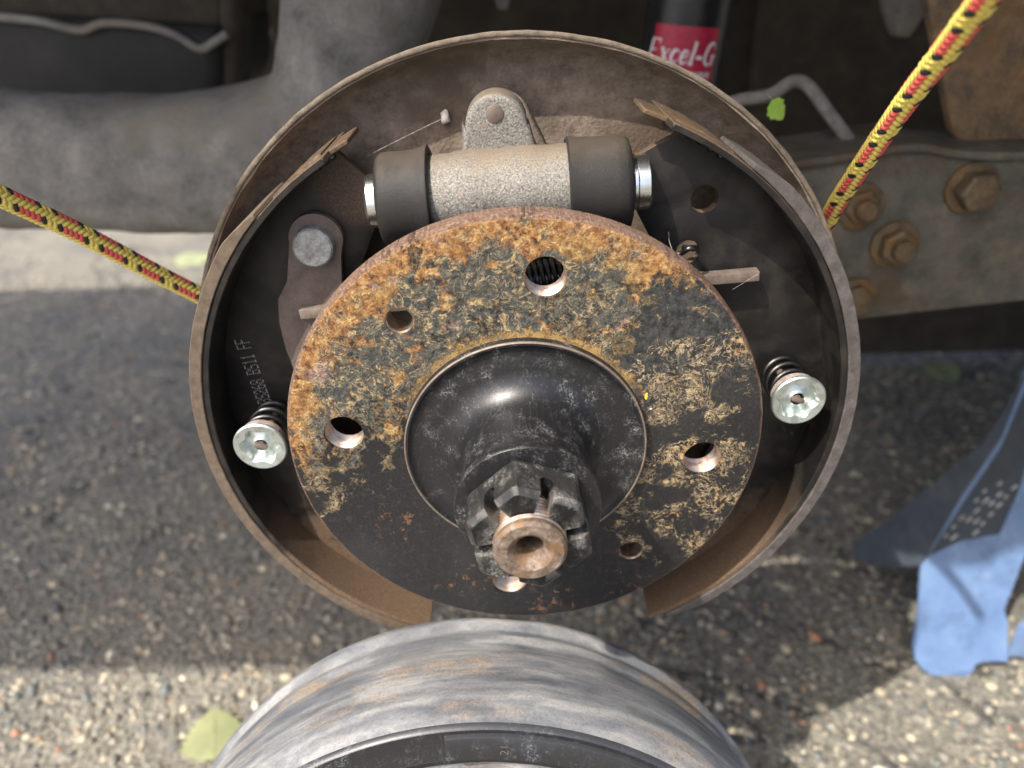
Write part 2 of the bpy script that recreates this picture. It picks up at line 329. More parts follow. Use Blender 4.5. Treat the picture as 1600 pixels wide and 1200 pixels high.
def lathe_data(prof, seg=96, axis='Y', a0=0, a1=2 * math.pi, close=False):
    """prof: list of (r, h). axis Y: circle in xz, h along y"""
    full = abs(a1 - a0) > 6.28; n = seg if full else seg + 1
    V = []; F = []
    for k in range(n):
        a = a0 + (a1 - a0) * k / seg; c, s = math.cos(a), math.sin(a)
        for (r, h) in prof: V.append((r * c, h, r * s) if axis == 'Y' else (r * c, r * s, h))
    m = len(prof)
    for k in range(seg):
        k2 = (k + 1) % n
        for j in range(m if close else m - 1):
            j2 = (j + 1) % m
            F.append((k * m + j, k * m + j2, k2 * m + j2, k2 * m + j))
    if close and not full: F.append(tuple(range(m))); F.append(tuple((n - 1) * m + j for j in range(m))[::-1])
    return V, F
def weld(ob, d=1e-6):
    bm = bmesh.new(); bm.from_mesh(ob.data); bmesh.ops.remove_doubles(bm, verts=bm.verts, dist=d)
    bmesh.ops.recalc_face_normals(bm, faces=bm.faces); bm.to_mesh(ob.data); bm.free()
def lathe(name, prof, mat, parent=None, seg=96, axis='Y', smooth=35, at=(0, 0, 0), rot=None, **kw):
    V, F = lathe_data(prof, seg, axis, **kw)
    V = [Vector(v) for v in V]
    if rot is not None: V = [rot @ v for v in V]
    V = [v + Vector(at) for v in V]
    ob = mesh_ob(name, V, F, mat, parent, smooth); weld(ob, 1e-7); ob.data.set_sharp_from_angle(angle=math.radians(smooth)); return ob
def tube_data(path, r, sides=8, closed=False, flat=None):
    P = [Vector(p) for p in path]; n = len(P); V = []; F = []
    up = Vector((.13, .2, 1)).normalized()
    for i, p in enumerate(P):
        t = (P[(i + 1) % n] - P[i - 1]) if closed or 0 < i < n - 1 else (P[1] - P[0] if i == 0 else P[-1] - P[-2])
        t.normalize(); a = t.cross(up)
        if a.length < 1e-3: a = t.cross(Vector((1, 0, 0)))
        a.normalize(); b = a.cross(t); up = b
        rr = r[i] if hasattr(r, '__len__') else r
        for k in range(sides):
            th = 2 * math.pi * k / sides; V.append(p + a * math.cos(th) * rr + b * math.sin(th) * rr)
    for i in range(n if closed else n - 1):
        i2 = (i + 1) % n
        for k in range(sides):
            k2 = (k + 1) % sides; F.append((i * sides + k, i2 * sides + k, i2 * sides + k2, i * sides + k2))
    if not closed: F.append(tuple(range(sides))[::-1]); F.append(tuple((n - 1) * sides + k for k in range(sides)))
    return V, F
def tube(name, path, r, mat, parent=None, sides=8, smooth=50):
    V, F = tube_data(path, r, sides); return mesh_ob(name, V, F, mat, parent, smooth)
def catmull(pts, n=8):
    P = [Vector(p) for p in pts]; P = [2 * P[0] - P[1]] + P + [2 * P[-1] - P[-2]]; out = []
    for i in range(1, len(P) - 2):
        for k in range(n):
            t = k / n; a, b, c, d = P[i - 1:i + 3]
            out.append(.5 * ((2 * b) + (c - a) * t + (2 * a - 5 * b + 4 * c - d) * t * t + (3 * b - a - 3 * c + d) * t ** 3))
    out.append(P[-2]); return out
def plate(name, loops, y0, y1, mat, parent=None, bevel=0, smooth=30, axes='XZ'):
    """flat sheet with holes: loops of (x, z) in metres, first the outline; from y0 (front) to y1"""
    cu = bpy.data.curves.new(name, 'CURVE'); cu.dimensions = '2D'; cu.fill_mode = 'BOTH'
    cu.extrude = max((y1 - y0) / 2 - bevel, 1e-5); cu.bevel_depth = bevel; cu.bevel_resolution = 2; cu.offset = -bevel
    K = 1000.0                                    # curves fill badly at millimetre sizes: build big, scale down
    cu.extrude *= K; cu.bevel_depth *= K; cu.offset *= K
    for L in loops:
        sp = cu.splines.new('POLY'); sp.points.add(len(L) - 1); sp.use_cyclic_u = True
        for q, (x, z) in zip(sp.points, L): q.co = (x * K, z * K, 0, 1)
    ob = bpy.data.objects.new(name, cu); COL.objects.link(ob)
    me = bpy.data.meshes.new_from_object(ob.evaluated_get(bpy.context.evaluated_depsgraph_get()))
    bpy.data.objects.remove(ob); bpy.data.curves.remove(cu)
    mid = (y0 + y1) / 2
    for v in me.vertices:
        x, z, h = v.co / K; v.co = (x, mid - h, z)
    o = finish(name, me, mat, parent, smooth); weld(o, 1e-7); o.data.set_sharp_from_angle(angle=math.radians(smooth)); return o
def circle(x, z, r, n=32): return [(x + r * math.cos(2 * math.pi * k / n), z + r * math.sin(2 * math.pi * k / n)) for k in range(n)]
def arc(r, a0, a1, n=40, c=(0, 0)): return [(c[0] + r * math.cos(math.radians(a0 + (a1 - a0) * k / n)), c[1] + r * math.sin(math.radians(a0 + (a1 - a0) * k / n))) for k in range(n + 1)]
def boolean(ob, cutters):
    bm = bmesh.new()
    for (V, F) in cutters:
        vs = [bm.verts.new(v) for v in V]
        for f in F: bm.faces.new([vs[i] for i in f])
    bmesh.ops.recalc_face_normals(bm, faces=bm.faces)
    me = bpy.data.meshes.new('cut'); bm.to_mesh(me); bm.free(); c = bpy.data.objects.new('cut', me); COL.objects.link(c)
    md = ob.modifiers.new('b', 'BOOLEAN'); md.object = c; md.operation = 'DIFFERENCE'; md.solver = 'EXACT'
    ang = bpy.context.evaluated_depsgraph_get(); nm = bpy.data.meshes.new_from_object(ob.evaluated_get(ang))
    ob.modifiers.clear(); ob.data = nm; bpy.data.objects.remove(c)
    nm.polygons.foreach_set('use_smooth', [True] * len(nm.polygons)); nm.set_sharp_from_angle(angle=math.radians(30))
def cyl(p0, p1, r, n=40):
    p0, p1 = Vector(p0), Vector(p1); t = (p1 - p0).normalized(); a = t.orthogonal().normalized(); b = t.cross(a)
    V = [p + a * math.cos(2 * math.pi * k / n) * r + b * math.sin(2 * math.pi * k / n) * r for p in (p0, p1) for k in range(n)]
    F = [(k, (k + 1) % n, n + (k + 1) % n, n + k) for k in range(n)] + [tuple(range(n))[::-1], tuple(range(n, 2 * n))]
    return V, F
def box_data(c, s, R=None):
    V = [Vector((x, y, z)) for x in (-.5, .5) for y in (-.5, .5) for z in (-.5, .5)]
    V = [Vector((v.x * s[0], v.y * s[1], v.z * s[2])) for v in V]
    if R is not None: V = [R @ v for v in V]
    V = [v + Vector(c) for v in V]
    return V, [(0, 1, 3, 2), (4, 6, 7, 5), (0, 4, 5, 1), (2, 3, 7, 6), (0, 2, 6, 4), (1, 5, 7, 3)]
def bevel(ob, w, seg=2, ang=30):
    bm = bmesh.new(); bm.from_mesh(ob.data)
    es = [e for e in bm.edges if len(e.link_faces) == 2 and e.calc_face_angle(0) > math.radians(ang)]
    bmesh.ops.bevel(bm, geom=es, offset=w, segments=seg, profile=.6, affect='EDGES', clamp_overlap=True); bm.to_mesh(ob.data); bm.free()
    ob.data.polygons.foreach_set('use_smooth', [True] * len(ob.data.polygons)); ob.data.set_sharp_from_angle(angle=math.radians(40))
def box(name, c, s, mat, parent=None, R=None, bev=0):
    V, F = box_data(c, s, R); o = mesh_ob(name, V, F, mat, parent)
    if bev: bevel(o, bev)
    return o
def roughen(ob, amp, freq, seed=0):
    for v in ob.data.vertices:
        p = (v.co + Vector((seed, seed * 2, 0))) * freq
        v.co += Vector((mnoise.noise(p), mnoise.noise(p + Vector((9, 0, 0))), mnoise.noise(p + Vector((0, 9, 0))))) * amp

# ================================================================== SETTING
gx = np.linspace(-60, 60, 2)
ground = mesh_ob('ground', [(-120, -120, GZ), (120, -120, GZ), (120, 120, GZ), (-120, 120, GZ)], [(0, 1, 2, 3)], 'ground'); tag(ground, kind='structure')

def pebbles():
    ico = bmesh.new(); bmesh.ops.create_icosphere(ico, subdivisions=1, radius=1)
    bv = np.array([v.co[:] for v in ico.verts]); bf = np.array([[v.index for v in f.verts] for f in ico.faces]); ico.free()
    N = 70000
    u = RNG.random(N)
    x = RNG.uniform(-1.0, .95, N); y = -.25 + 1.35 * u ** 1.35
    keep = np.abs(x) < .36 + .62 * (y + .25); x, y = x[keep], y[keep]; n = len(x)
    s = np.clip(RNG.lognormal(math.log(.0019), .40, n), .0009, .0052)
    a = RNG.uniform(0, 6.28, n); ex = s * RNG.uniform(.8, 1.5, n); ey = s * RNG.uniform(.7, 1.1, n); ez = s * RNG.uniform(.4, .75, n)
    jit = 1 + RNG.uniform(-.22, .22, (n, len(bv), 1))
    P = bv[None] * jit * np.stack([ex, ey, ez], 1)[:, None]
    c, sn = np.cos(a)[:, None], np.sin(a)[:, None]
    X = P[..., 0] * c - P[..., 1] * sn + x[:, None]; Y = P[..., 0] * sn + P[..., 1] * c + y[:, None]; Z = P[..., 2] + GZ + ez[:, None] * .12
    V = np.stack([X, Y, Z], 2).reshape(-1, 3); F = (bf[None] + (np.arange(n) * len(bv))[:, None, None]).reshape(-1, 3)
    me = bpy.data.meshes.new('gravel'); me.vertices.add(len(V)); me.vertices.foreach_set('co', V.ravel())
    me.loops.add(F.size); me.loops.foreach_set('vertex_index', F.ravel()); me.polygons.add(len(F))
    me.polygons.foreach_set('loop_start', np.arange(0, F.size, 3)); me.update(); me.validate()
    pal = np.array([(.16, .155, .145), (.24, .23, .21), (.34, .31, .26), (.42, .38, .30), (.10, .10, .105), (.13, .15, .16), (.30, .22, .15), (.55, .53, .48), (.33, .17, .11), (.2, .2, .19)])
    pi = RNG.choice(len(pal), n, p=[.21, .20, .15, .075, .13, .115, .04, .015, .01, .055]); cv = pal[pi] * RNG.uniform(.8, 1.35, (n, 1)) * np.array([1.06, 1.02, .90])
    at = me.color_attributes.new('tint', 'FLOAT_COLOR', 'POINT'); C4 = np.ones((n, len(bv), 4)); C4[..., :3] = cv[:, None]; at.data.foreach_set('color', C4.ravel())
    me.polygons.foreach_set('use_smooth', np.ones(len(F), bool))
    me.materials.append(MT['pebble']); o = bpy.data.objects.new('gravel', me); COL.objects.link(o)
    tag(o, 'exposed aggregate stones set in the grey pavement', 'gravel', kind='stuff')
pebbles()

# ================================================================== BRAKE
# ---- backing plate
bp = thing('backing_plate', 'round brown grimy steel backing plate behind the brake shoes', 'backing plate', (0, .066, -.132))
ob = lathe('plate_face', [(.028, .058), (.050, .060), (.080, .0655), (.112, .0660), (.119, .0655), (.125, .0620), (.1285, .0565), (.1300, .0515), (.1318, .0515), (.1306, .058), (.127, .065), (.120, .0685), (.08, .0685), (.028, .0605)], 'plate', bp, 180, smooth=50)
roughen(ob, .0004, 120)
lathe('rim', [(.1306, .0514), (.1310, .0509), (.1322, .0509), (.1326, .0514), (.1321, .0535), (.1312, .0535)], 'rim', bp, 220, close=True, smooth=60); roughen(bp.children[-1], .0003, 160)
padL = [(-.0210, .084), (-.0196, .098), (-.0178, .1045)] + arc(.0118, 160, 20, 14, (-.0068, .1012)) + [(.0065, .1005), (.0100, .094), (.0135, .086)]
plate('mounting_pad', [[(x, z) for x, z in padL]], .0595, .0655, 'plate', bp, .0012)

# ---- shoes
def shoe(side):
    L = side < 0
    c = (-.0024, .0005) if L else (.0034, .0006)
    label = 'left-hand curved brake shoe with printed code on its black web' if L else 'curved black brake shoe with round hole in its web by the silver piston'
    t = thing('brake_shoe', label, 'brake shoe', (c[0] + side * .117, .036, 0), 'pair of brake shoes')
    if L:
        out = arc(.1148, 121.5, 250.5, 60, c) + [(-.0400, -.100)] + arc(.080, 246, 170, 24) + [(-.0685, .035), (-.0575, .058), (-.0515, .071), (-.0512, .088)]
        holes = [circle(-.083, -.005, .004, 24)]
    else:
        out = [(.0392, .0935), (.0415, .074), (.052, .055), (.066, .042), (.077, .030), (.0815, .018), (.0835, .0)] + arc(.0815, -4, -58, 20) + [(.0545, -.094), (.0545, -.0985)] + arc(.1148, -62, 62.5, 60, c)
        h1 = UY(1100, 310, .036); h2 = UY(1074, 392, .036)
        holes = [circle(h1.x, h1.z, .0047, 28), circle(h2.x, h2.z, .0042, 24)]
    plate('web', [out] + holes, .0352, .0392, 'web', t, .0003)
    ta = (121.0, 249) if L else (-64, 67.5); la = (136, 246) if L else (-60.5, 53)
    def ring(name, r0, r1, y0, y1, a0, a1, mat, bev):
        V, F = lathe_data([(r0, y0), (r1, y0), (r1, y1), (r0, y1)], 90, 'Y', math.radians(a0), math.radians(a1), True)
        V = [(v[0] + c[0], v[1], v[2] + c[1]) for v in V]
        o = mesh_ob(name, V, F, mat, t); bevel(o, bev, 1, 40); roughen(o, .00010, 250, a0); return o
    ring('table', .1143, .1166, .0155, .0585, ta[0], ta[1], 'web', .0003)
    # lining with tapered ends
    V, F = lathe_data([(.1168, .0150), (.1212, .0150), (.1212, .0580), (.1168, .0580)], 110, 'Y', math.radians(la[0]), math.radians(la[1]), True)
    W = []
    for v in V:
        a = math.degrees(math.atan2(v[2], v[0])) % 360; b0, b1 = la[0] % 360, la[1] % 360
        da = min(abs((a - la[0] + 180) % 360 - 180), abs((a - la[1] + 180) % 360 - 180)); r = math.hypot(v[0], v[2])
        k = 1 - .6 * max(0, 1 - da / 7) * (r - .1168) / .0044 * .0044 / .1212
        W.append((v[0] * k + c[0], v[1], v[2] * k + c[1]))
    o = mesh_ob('lining', W, F, 'lining' if L else 'liningdark', t); bevel(o, .0003, 1, 40); roughen(o, .00012, 220, 3)
    # worn end tab of the table (bright, rust-brown) with its notch
    a0, a1 = (117.5, 122) if L else (66.5, 71.5)
    V, F = lathe_data([(.1146, .026), (.1163, .026), (.1163, .048), (.1146, .048)], 8, 'Y', math.radians(a0), math.radians(a1), True)
    o = mesh_ob('table_tip', [(v[0] + c[0], v[1], v[2] + c[1]) for v in V], F, 'tip', t); bevel(o, .0004, 1, 40)
    a0, a1 = (122, 133) if L else (55.5, 66.5)
    V, F = lathe_data([(.1165, .022), (.1172, .0235), (.1172, .050), (.1165, .0515)], 16, 'Y', math.radians(a0), math.radians(a1), True)
    o = mesh_ob('glue_residue', [(v[0] + c[0], v[1], v[2] + c[1]) for v in V], F, 'tip', t); roughen(o, .0003, 350)
    # weld blobs where web and table meet
    for k in range(3 if L else 6):
        a = math.radians((122.5 + 1.6 * k) if L else (66 - 2.2 * k)); r = .1138
        p = (c[0] + r * math.cos(a), .0350, c[1] + r * math.sin(a))
        o = lathe('weld_bead', [(0, -.0016), (.0009, -.0013), (.0015, -.0004), (.0016, .0008), (0, .0012)], 'spring', t, 10, at=p)
    # nicks along the lining's front edge
    return t
shoeL = shoe(-1); shoeR = shoe(1)

def text_data(s, size, shear=0, extrude=0, offset=0, space=1, align='LEFT'):
    cu = bpy.data.curves.new('t', 'FONT'); cu.body = s; cu.size = size * 1000; cu.shear = shear; cu.offset = offset * 1000; cu.space_character = space; cu.align_x = align; cu.resolution_u = 3
    o = bpy.data.objects.new('t', cu); COL.objects.link(o)
    me = bpy.data.meshes.new_from_object(o.evaluated_get(bpy.context.evaluated_depsgraph_get()))
    V = [v.co / 1000 for v in me.vertices]; F = [tuple(p.vertices) for p in me.polygons]
    bpy.data.objects.remove(o); bpy.data.curves.remove(cu); bpy.data.meshes.remove(me); return [Vector(v) for v in V], F

# printed code up the left shoe's web, as small dots like an ink-jet printer's
DOT = {'B': '11110 10001 10001 11110 10001 10001 11110', 'S': '01111 10000 10000 01110 00001 00001 11110', '2': '01110 10001 00001 00110 01000 10000 11111',
       '6': '00110 01000 10000 11110 10001 10001 01110', '8': '01110 10001 10001 01110 10001 10001 01110', '1': '00100 01100 00100 00100 00100 00100 01110', 'F': '11111 10000 10000 11110 10000 10000 10000', ' ': ''}
p0, p1 = UY(423, 628, .0350), UY(386, 528, .0350); ux = (p1 - p0); ln = ux.length; ux.normalize(); uz = Vector((ux.z, 0, -ux.x)) * -1
msg = 'BS268 BS11 FF'; cw = ln / (len(msg) - .15); V = []; F = []
for k, ch in enumerate(msg):
    for rj, row in enumerate(DOT[ch].split()):
        for cj, b in enumerate(row):
            if b == '1':
                q = p0 + ux * (cw * (k + cj * .17)) + uz * (.0050 * (6 - rj) / 6); b0 = len(V); e = .00022
                V += [q + Vector((math.cos(i * math.pi / 3) * e, 0, math.sin(i * math.pi / 3) * e)) for i in range(6)]; F.append(tuple(range(b0, b0 + 6)))
o = mesh_ob('printed_code', V, F, 'printgrey', shoeL.children[0])
tag(o, 'dotted print reading BS268 BS11 FF')

# ---- hold-down springs
def hold_down(px, py, label):
    c = UY(px, py, .013)
    t = thing('hold_down_spring', label, 'spring', (c.x, .0352, c.z), 'shoe hold-down springs')
    path = []
    for k in range(96):
        a = k / 95 * 2 * math.pi * 3.2; f = k / 95; r = .0070 + .0006 * math.sin(f * math.pi)
        path.append((c.x + r * math.cos(a), .0345 - f * .0175, c.z + r * math.sin(a)))
    tube('coil', path, .00095, 'spring', t, 8)
    cup = lathe('cup', [(.0025, .0138), (.0036, .0145), (.0060, .0150), (.0066, .0132), (.0072, .0124), (.0096, .0121), (.0101, .0126), (.0101, .0133), (.0092, .0140), (.0080, .0146), (.0080, .0172), (.0070, .0172), (.0025, .0160)], 'cup', t, 48, at=(c.x, 0, c.z), close=True)
    # three pressed corners inside the cup
    for v in cup.data.vertices:
        d = Vector((v.co.x - c.x, 0, v.co.z - c.z)); r = d.length; a = math.atan2(d.z, d.x)
        if .005 < r < .0075 and v.co.y < .0155: d *= 1 + .10 * math.cos(6 * a + .4); v.co.x = c.x + d.x; v.co.z = c.z + d.z
    lathe('cup_wall', [(.0082, .0141), (.0093, .0143), (.0088, .0178), (.0078, .0178)], 'cupside', t, 40, at=(c.x, 0, c.z), close=True)
    p = mesh_ob('pin_head', *box_data((c.x, .0132, c.z), (.0048, .0018, .0018), Matrix.Rotation(.35, 3, 'Y')), 'lever', t); bevel(p, .0005)
    lathe('pin', [(0, .0135), (.0014, .0135), (.0014, .036), (0, .036)], 'lever', t, 14, at=(c.x, 0, c.z))
hold_down(407, 697, 'coil spring under a silver cup, below the printed code on the left shoe')
hold_down(1247, 625, 'coil spring under a silver cup on the shoe with the web hole')

# ---- hand-brake lever, strut bar and return spring
LY = .0315
def px_loop(pts, Y): return [(lambda p: (p.x, p.z))(UY(x, y, Y)) for x, y in pts]
pc = UY(493, 378, LY); lev = thing('brake_lever', 'flat brown steel lever with a big round grey pin head at its top', 'lever', (pc.x, .0345, pc.z - .05))
left = px_loop([(448, 440), (434, 468), (436, 505), (446, 545), (462, 585), (490, 640)], LY); right = px_loop([(560, 640), (545, 560), (536, 480), (533, 400)], LY)
out = left + right + arc(.0097, 0, 185, 20, (pc.x + .0002, pc.z + .0005))
plate('lever_plate', [out], LY, LY + .0030, 'lever', lev, .0003)
lathe('pin', [(0, LY - .0042), (.0064, LY - .0042), (.0071, LY - .0036), (.0073, LY - .0005), (.0073, LY + .0002), (0, LY + .0002)], 'pin', lev, 48, at=(pc.x - .0004, 0, pc.z - .001))
a, b = UY(470, 488, .030), UY(1184, 428, .030); mid = (a + b) / 2; d = b - a; R = Matrix.Rotation(-math.atan2(d.z, d.x), 3, 'Y')
bar = box('strut_bar', mid, (d.length, .0046, .0038), 'bar', None, R, .0004); 
bar.data.transform(Matrix.Translation(-mid)); bar.location = mid
tag(bar, 'straight flat steel strut bar passing behind the rusty flange between the shoes', 'bar')
sa, sb = UY(640, 470, .0255), UY(1078, 394, .0255); d = (sb - sa); L = d.length; d.normalize(); e = d.cross(Vector((0, 1, 0))).normalized(); f = d.cross(e)
rs = thing('return_spring', 'dark coil return spring seen through the top threaded hole of the flange', 'spring', sa)
path = [sa + d * (.012 + (L - .03) * k / 900) + (e * math.cos(k * .22 * 1.05) + f * math.sin(k * .22 * 1.05)) * .0058 for k in range(901)]
tube('coil', path, .00085, 'spring', rs, 6)
endp = sa + d * (L - .018)
tube('hook', catmull([endp + e * .005, endp + d * .006, endp + d * .014, sb + Vector((-.001, -.002, .002)), sb + Vector((.002, .0, .0015)), sb + Vector((.0025, .006, -.001)), sb + Vector((.0, .0105, -.002))], 8), .001, 'spring', rs, 8)

# ---- wheel cylinder
cx, cy, cz = -.006, .0310, .0838
wc = thing('wheel_cylinder', 'cast grey wheel cylinder with two black rubber boots above the flange', 'brake cylinder', (cx, .05, cz - .016))
tilt = math.radians(-2.6); RX = Matrix.Rotation(tilt, 3, 'Y') @ Matrix.Rotation(-math.pi / 2, 3, 'Z')     # lathe axis y -> x
def wcl(name, prof, mat, seg=72, smooth=35): return lathe(name, [(r_, h_ * .88) for r_, h_ in prof], mat, wc, seg, at=(cx, cy, cz), rot=RX, smooth=smooth)
body = wcl('body', [(0, -.0300), (.0136, -.0300), (.0140, -.0292), (.0140, -.0190), (.0142, -.0184), (.0147, -.0165)] + [(.0147 + .0002 * math.sin(k), -.0165 + k * .0033) for k in range(1, 12)] + [(.0147, .0225), (.0146, .0262), (0, .0270)], 'cast', 96)
roughen(body, .00012, 900)
def boot(sg):
    if sg < 0: pr = [(.0145, -.0272), (.0160, -.0268), (.0172, -.0275), (.0173, -.0284), (.0167, -.0300), (.0161, -.0330), (.0159, -.0380), (.0159, -.0430), (.0156, -.0455), (.0146, -.0472), (.0130, -.0475), (.0088, -.0475), (.0088, -.034), (.0145, -.0285)]
    else: pr = [(.0145, .0255), (.0160, .0252), (.0168, .0260), (.0166, .0275), (.0163, .0300), (.0161, .0360), (.0162, .0430), (.0159, .0465), (.0150, .0488), (.0130, .0495), (.0088, .0496), (.0088, .034), (.0145, .0270)]
    wcl('boot', pr, 'rubber', 72, 50)
boot(-1); boot(1)
wcl('piston', [(.0, -.0525), (.0082, -.0525), (.0090, -.0515), (.0091, -.0480), (.0087, -.0478), (.0087, -.036), (0, -.036)], 'zinc', 56, 25)
wcl('piston', [(.0, .0570), (.0083, .0570), (.0091, .0562), (.0092, .0520), (.0090, .0516), (.0090, .0505), (.0087, .0500), (.0087, .036), (0, .036)], 'zinc', 56, 25)
lh = UY(773, 178, .0335); lt = UY(775, 146, .0335)
W = .0112
lug = [(lh.x - W * 1.06, cz + .004), (lh.x - W * 1.02, cz + .015)] + [(lh.x - W + .0002, lh.z - .002)] + arc(W * .93, 178, 2, 22, (lh.x + .0004, lt.z - W * .93)) + [(lh.x + W * 1.02, lh.z - .004), (lh.x + W * 1.18, cz + .015), (lh.x + W * 1.6, cz + .004)]
o = plate('mounting_lug', [lug], .0335, .0480, 'cast', wc, .0018, 40)
lathe('lug_pin', [(0, .0331), (.0027, .0331), (.0030, .0333), (.0031, .0338), (.0031, .040), (0, .040)], 'lever', wc, 24, at=(lh.x, 0, lh.z))

# ---- hub with flange
hub = thing('wheel_hub', 'round hub with rusty flaking flange, threaded bolt holes and glossy black boss', 'wheel hub', (0, 0, -.085))
fl = lathe('flange', [(.030, -.0002), (.0838, -.0002), (.0846, .0003), (.0850, .0011), (.0853, .0020), (.0853, .0085), (.0845, .0095), (.030, .0095)], 'flange', hub, 220, close=True)
PH = 83.6
BIG = [(.065 * math.cos(math.radians(PH + 90 * k)), .065 * math.sin(math.radians(PH + 90 * k))) for k in range(4)]
SMALL = [(.065 * math.cos(math.radians(128.9 + 180 * k)), .065 * math.sin(math.radians(128.9 + 180 * k))) for k in range(2)]
boolean(fl, [cyl((x, -.01, z), (x, .02, z), .0071) for x, z in BIG] + [cyl((x, -.01, z), (x, .02, z), .0047) for x, z in SMALL])
for x, z in BIG:
    pr = [(.0088, -.0012 + .0010), (.0082, .0001), (.0071, .0013)]
    y = .0013
    while y < .0088: pr += [(.0065, y + .00045), (.0071, y + .0009)]; y += .0009
    pr += [(.0074, .0092), (.0074, -.0001), (.0088, -.0001)]
    pr = [(.0074, .0002), (.0070, .0013)] + pr[3:-3] + [(.0072, .0094), (.00715, .0094), (.0073, .0004)]
    lathe('threaded_hole', pr, 'thread', hub, 40, at=(x, 0, z), smooth=20)
for x, z in SMALL:
    lathe('bolt_hole', [(.0050, -.0001), (.0043, .0012), (.0041, .009), (.0046, .009), (.0047, .0003)], 'thread', hub, 32, at=(x, 0, z), smooth=25)
prof = [(.0436, .001), (.0434, -.0022), (.0429, -.0030), (.0420, -.0031), (.0412, -.0022), (.0395, -.0014), (.0365, -.0016)]
for k in range(0, 17):
    a = k / 16 * math.pi / 2; prof.append((.0338 - .0117 * math.sin(a), -.0022 - .0125 * (1 - math.cos(a))))
prof += [(.0220, -.0185), (.0220, -.0260), (.0222, -.0295), (.0228, -.0315), (.0236, -.0330), (.0239, -.0342), (.0239, -.0357), (.0235, -.0362), (.0120, -.0362)]
lathe('boss', prof, 'hub', hub, 128, smooth=40)
lathe('dish_lip', [(.0424, -.0029), (.0427, -.0034), (.0430, -.0034), (.0433, -.0029), (.0432, -.002), (.0425, -.002)], 'bar', hub, 128, close=True, smooth=60)
# yellow fleck and dirt crumbs on the flange
def crumb(name, c, s, mat, parent, seed=0):
    bm = bmesh.new(); bmesh.ops.create_icosphere(bm, subdivisions=2, radius=1); me = bpy.data.meshes.new(name)
    for v in bm.verts: v.co = Vector((v.co.x * s[0], v.co.y * s[1], v.co.z * s[2])) * (1 + .5 * mnoise.noise(v.co * 1.7 + Vector((seed, 0, 0)))) + Vector(c)
    bm.to_mesh(me); bm.free(); return finish(name, me, mat, parent, 60)
q = UY(1010, 619, -.0003); crumb('yellow_fleck', q, (.0006, .0003, .0013), 'ypaint', hub)
q = UY(1017, 639, -.0003); crumb('pale_fleck', q, (.0004, .0002, .0004), 'chip', hub)

# ---- castle nut
nut = thing('castle_nut', 'black hexagonal castle nut with six slots on the axle end', 'nut', (0, -.0365, -.02))
n0, n1 = -.0364, -.0520; AF = .0178
corner = 42; tr = math.acos(AF / .0201)                        # hexagon with its corners turned off
hexa = []
for k in range(6):
    a = math.radians(corner + 30 + 60 * k)
    hexa += [(a - tr, .0201), (a + tr, .0201)]
V = []; F = []; rings = [(n0, .985), (n0 - .0008, 1.0), (n1 + .0018, 1.0), (n1, .90)]
for (y, k) in rings: V += [(r * k * math.cos(a), y, r * k * math.sin(a)) for a, r in hexa]
for j in range(3): F += [(j * 12 + i, j * 12 + (i + 1) % 12, (j + 1) * 12 + (i + 1) % 12, (j + 1) * 12 + i) for i in range(12)]
F += [tuple(range(12)), tuple(range(36, 48))[::-1]]
nb = mesh_ob('nut_body', V, F, 'nut', nut)
cuts = [cyl((0, -.03, 0), (0, -.06, 0), .0109, 48)]
boolean(nb, cuts)
for k in range(6):
    a = math.radians(corner + 30 + 60 * k); dx, dz = math.cos(a), math.sin(a); Vs = []; prof_ = []
    for m in range(13): b = math.pi * m / 12; prof_.append((.0021 * math.cos(b), -.0447 + .0021 * math.sin(b)))     # round-bottomed slot
    prof_ += [(-.0021, -.06), (.0021, -.06)]
    n_ = len(prof_); tx, tz = -dz, dx
    for rr_ in (.0085, .0235): Vs += [(dx * rr_ + tx * p_, y_, dz * rr_ + tz * p_) for p_, y_ in prof_]
    Fs = [(m, (m + 1) % n_, n_ + (m + 1) % n_, n_ + m) for m in range(n_)] + [tuple(range(n_))[::-1], tuple(range(n_, 2 * n_))]
    boolean(nb, [([Vector(v) for v in Vs], Fs)])
md = nb.modifiers.new('bev', 'BEVEL'); md.width = .00035; md.segments = 2; md.limit_method = 'ANGLE'; md.angle_limit = math.radians(25); md.harden_normals = False
nm = bpy.data.meshes.new_from_object(nb.evaluated_get(bpy.context.evaluated_depsgraph_get())); nb.modifiers.clear(); nb.data = nm
nm.polygons.foreach_set('use_smooth', [False] * len(nm.polygons))
lathe('inner_thread', [(.0106, -.0366), (.0113, -.0366), (.0113, -.0440), (.0106, -.0440)], 'spindle', nut, 48, close=True)

# ---- axle end
ax = thing('axle_shaft', 'rusty threaded axle end with a round centre bore', 'axle', (0, -.0567, -.0112))
# helical thread
V = []; F = []; seg = 64; turns = 10; pitch = .0015; y0 = -.0385
pts = []
for k in range(seg * turns + 1):
    a = 2 * math.pi * k / seg
    for (dr, dy) in ((.0104, 0), (.01125, .35), (.01125, .55), (.0104, .95)):
        V.append((dr * math.cos(a), y0 - pitch * (k / seg + dy), dr * math.sin(a)))
for k in range(seg * turns):
    for j in range(3): F.append((k * 4 + j, k * 4 + j + 1, k * 4 + j + 5, k * 4 + j + 4))
mesh_ob('thread', V, F, 'thread', ax, 25)
lathe('shaft_end', [(.0106, -.0360), (.0106, -.0535), (.0110, -.0538), (.0112, -.0545), (.0111, -.0557), (.0101, -.0567), (.0070, -.0568), (.0062, -.0563), (.0047, -.0546), (.0042, -.0538), (.0040, -.0500), (.0039, -.030), (0, -.030)], 'spindle', ax, 72, smooth=30)
o = lathe('axle_tube', [(0, -.030), (.0102, -.0300), (.0102, .02), (.018, .03), (.020, .058), (.026, .062), (.026, .2), (0, .2)], 'dark', ax, 48)

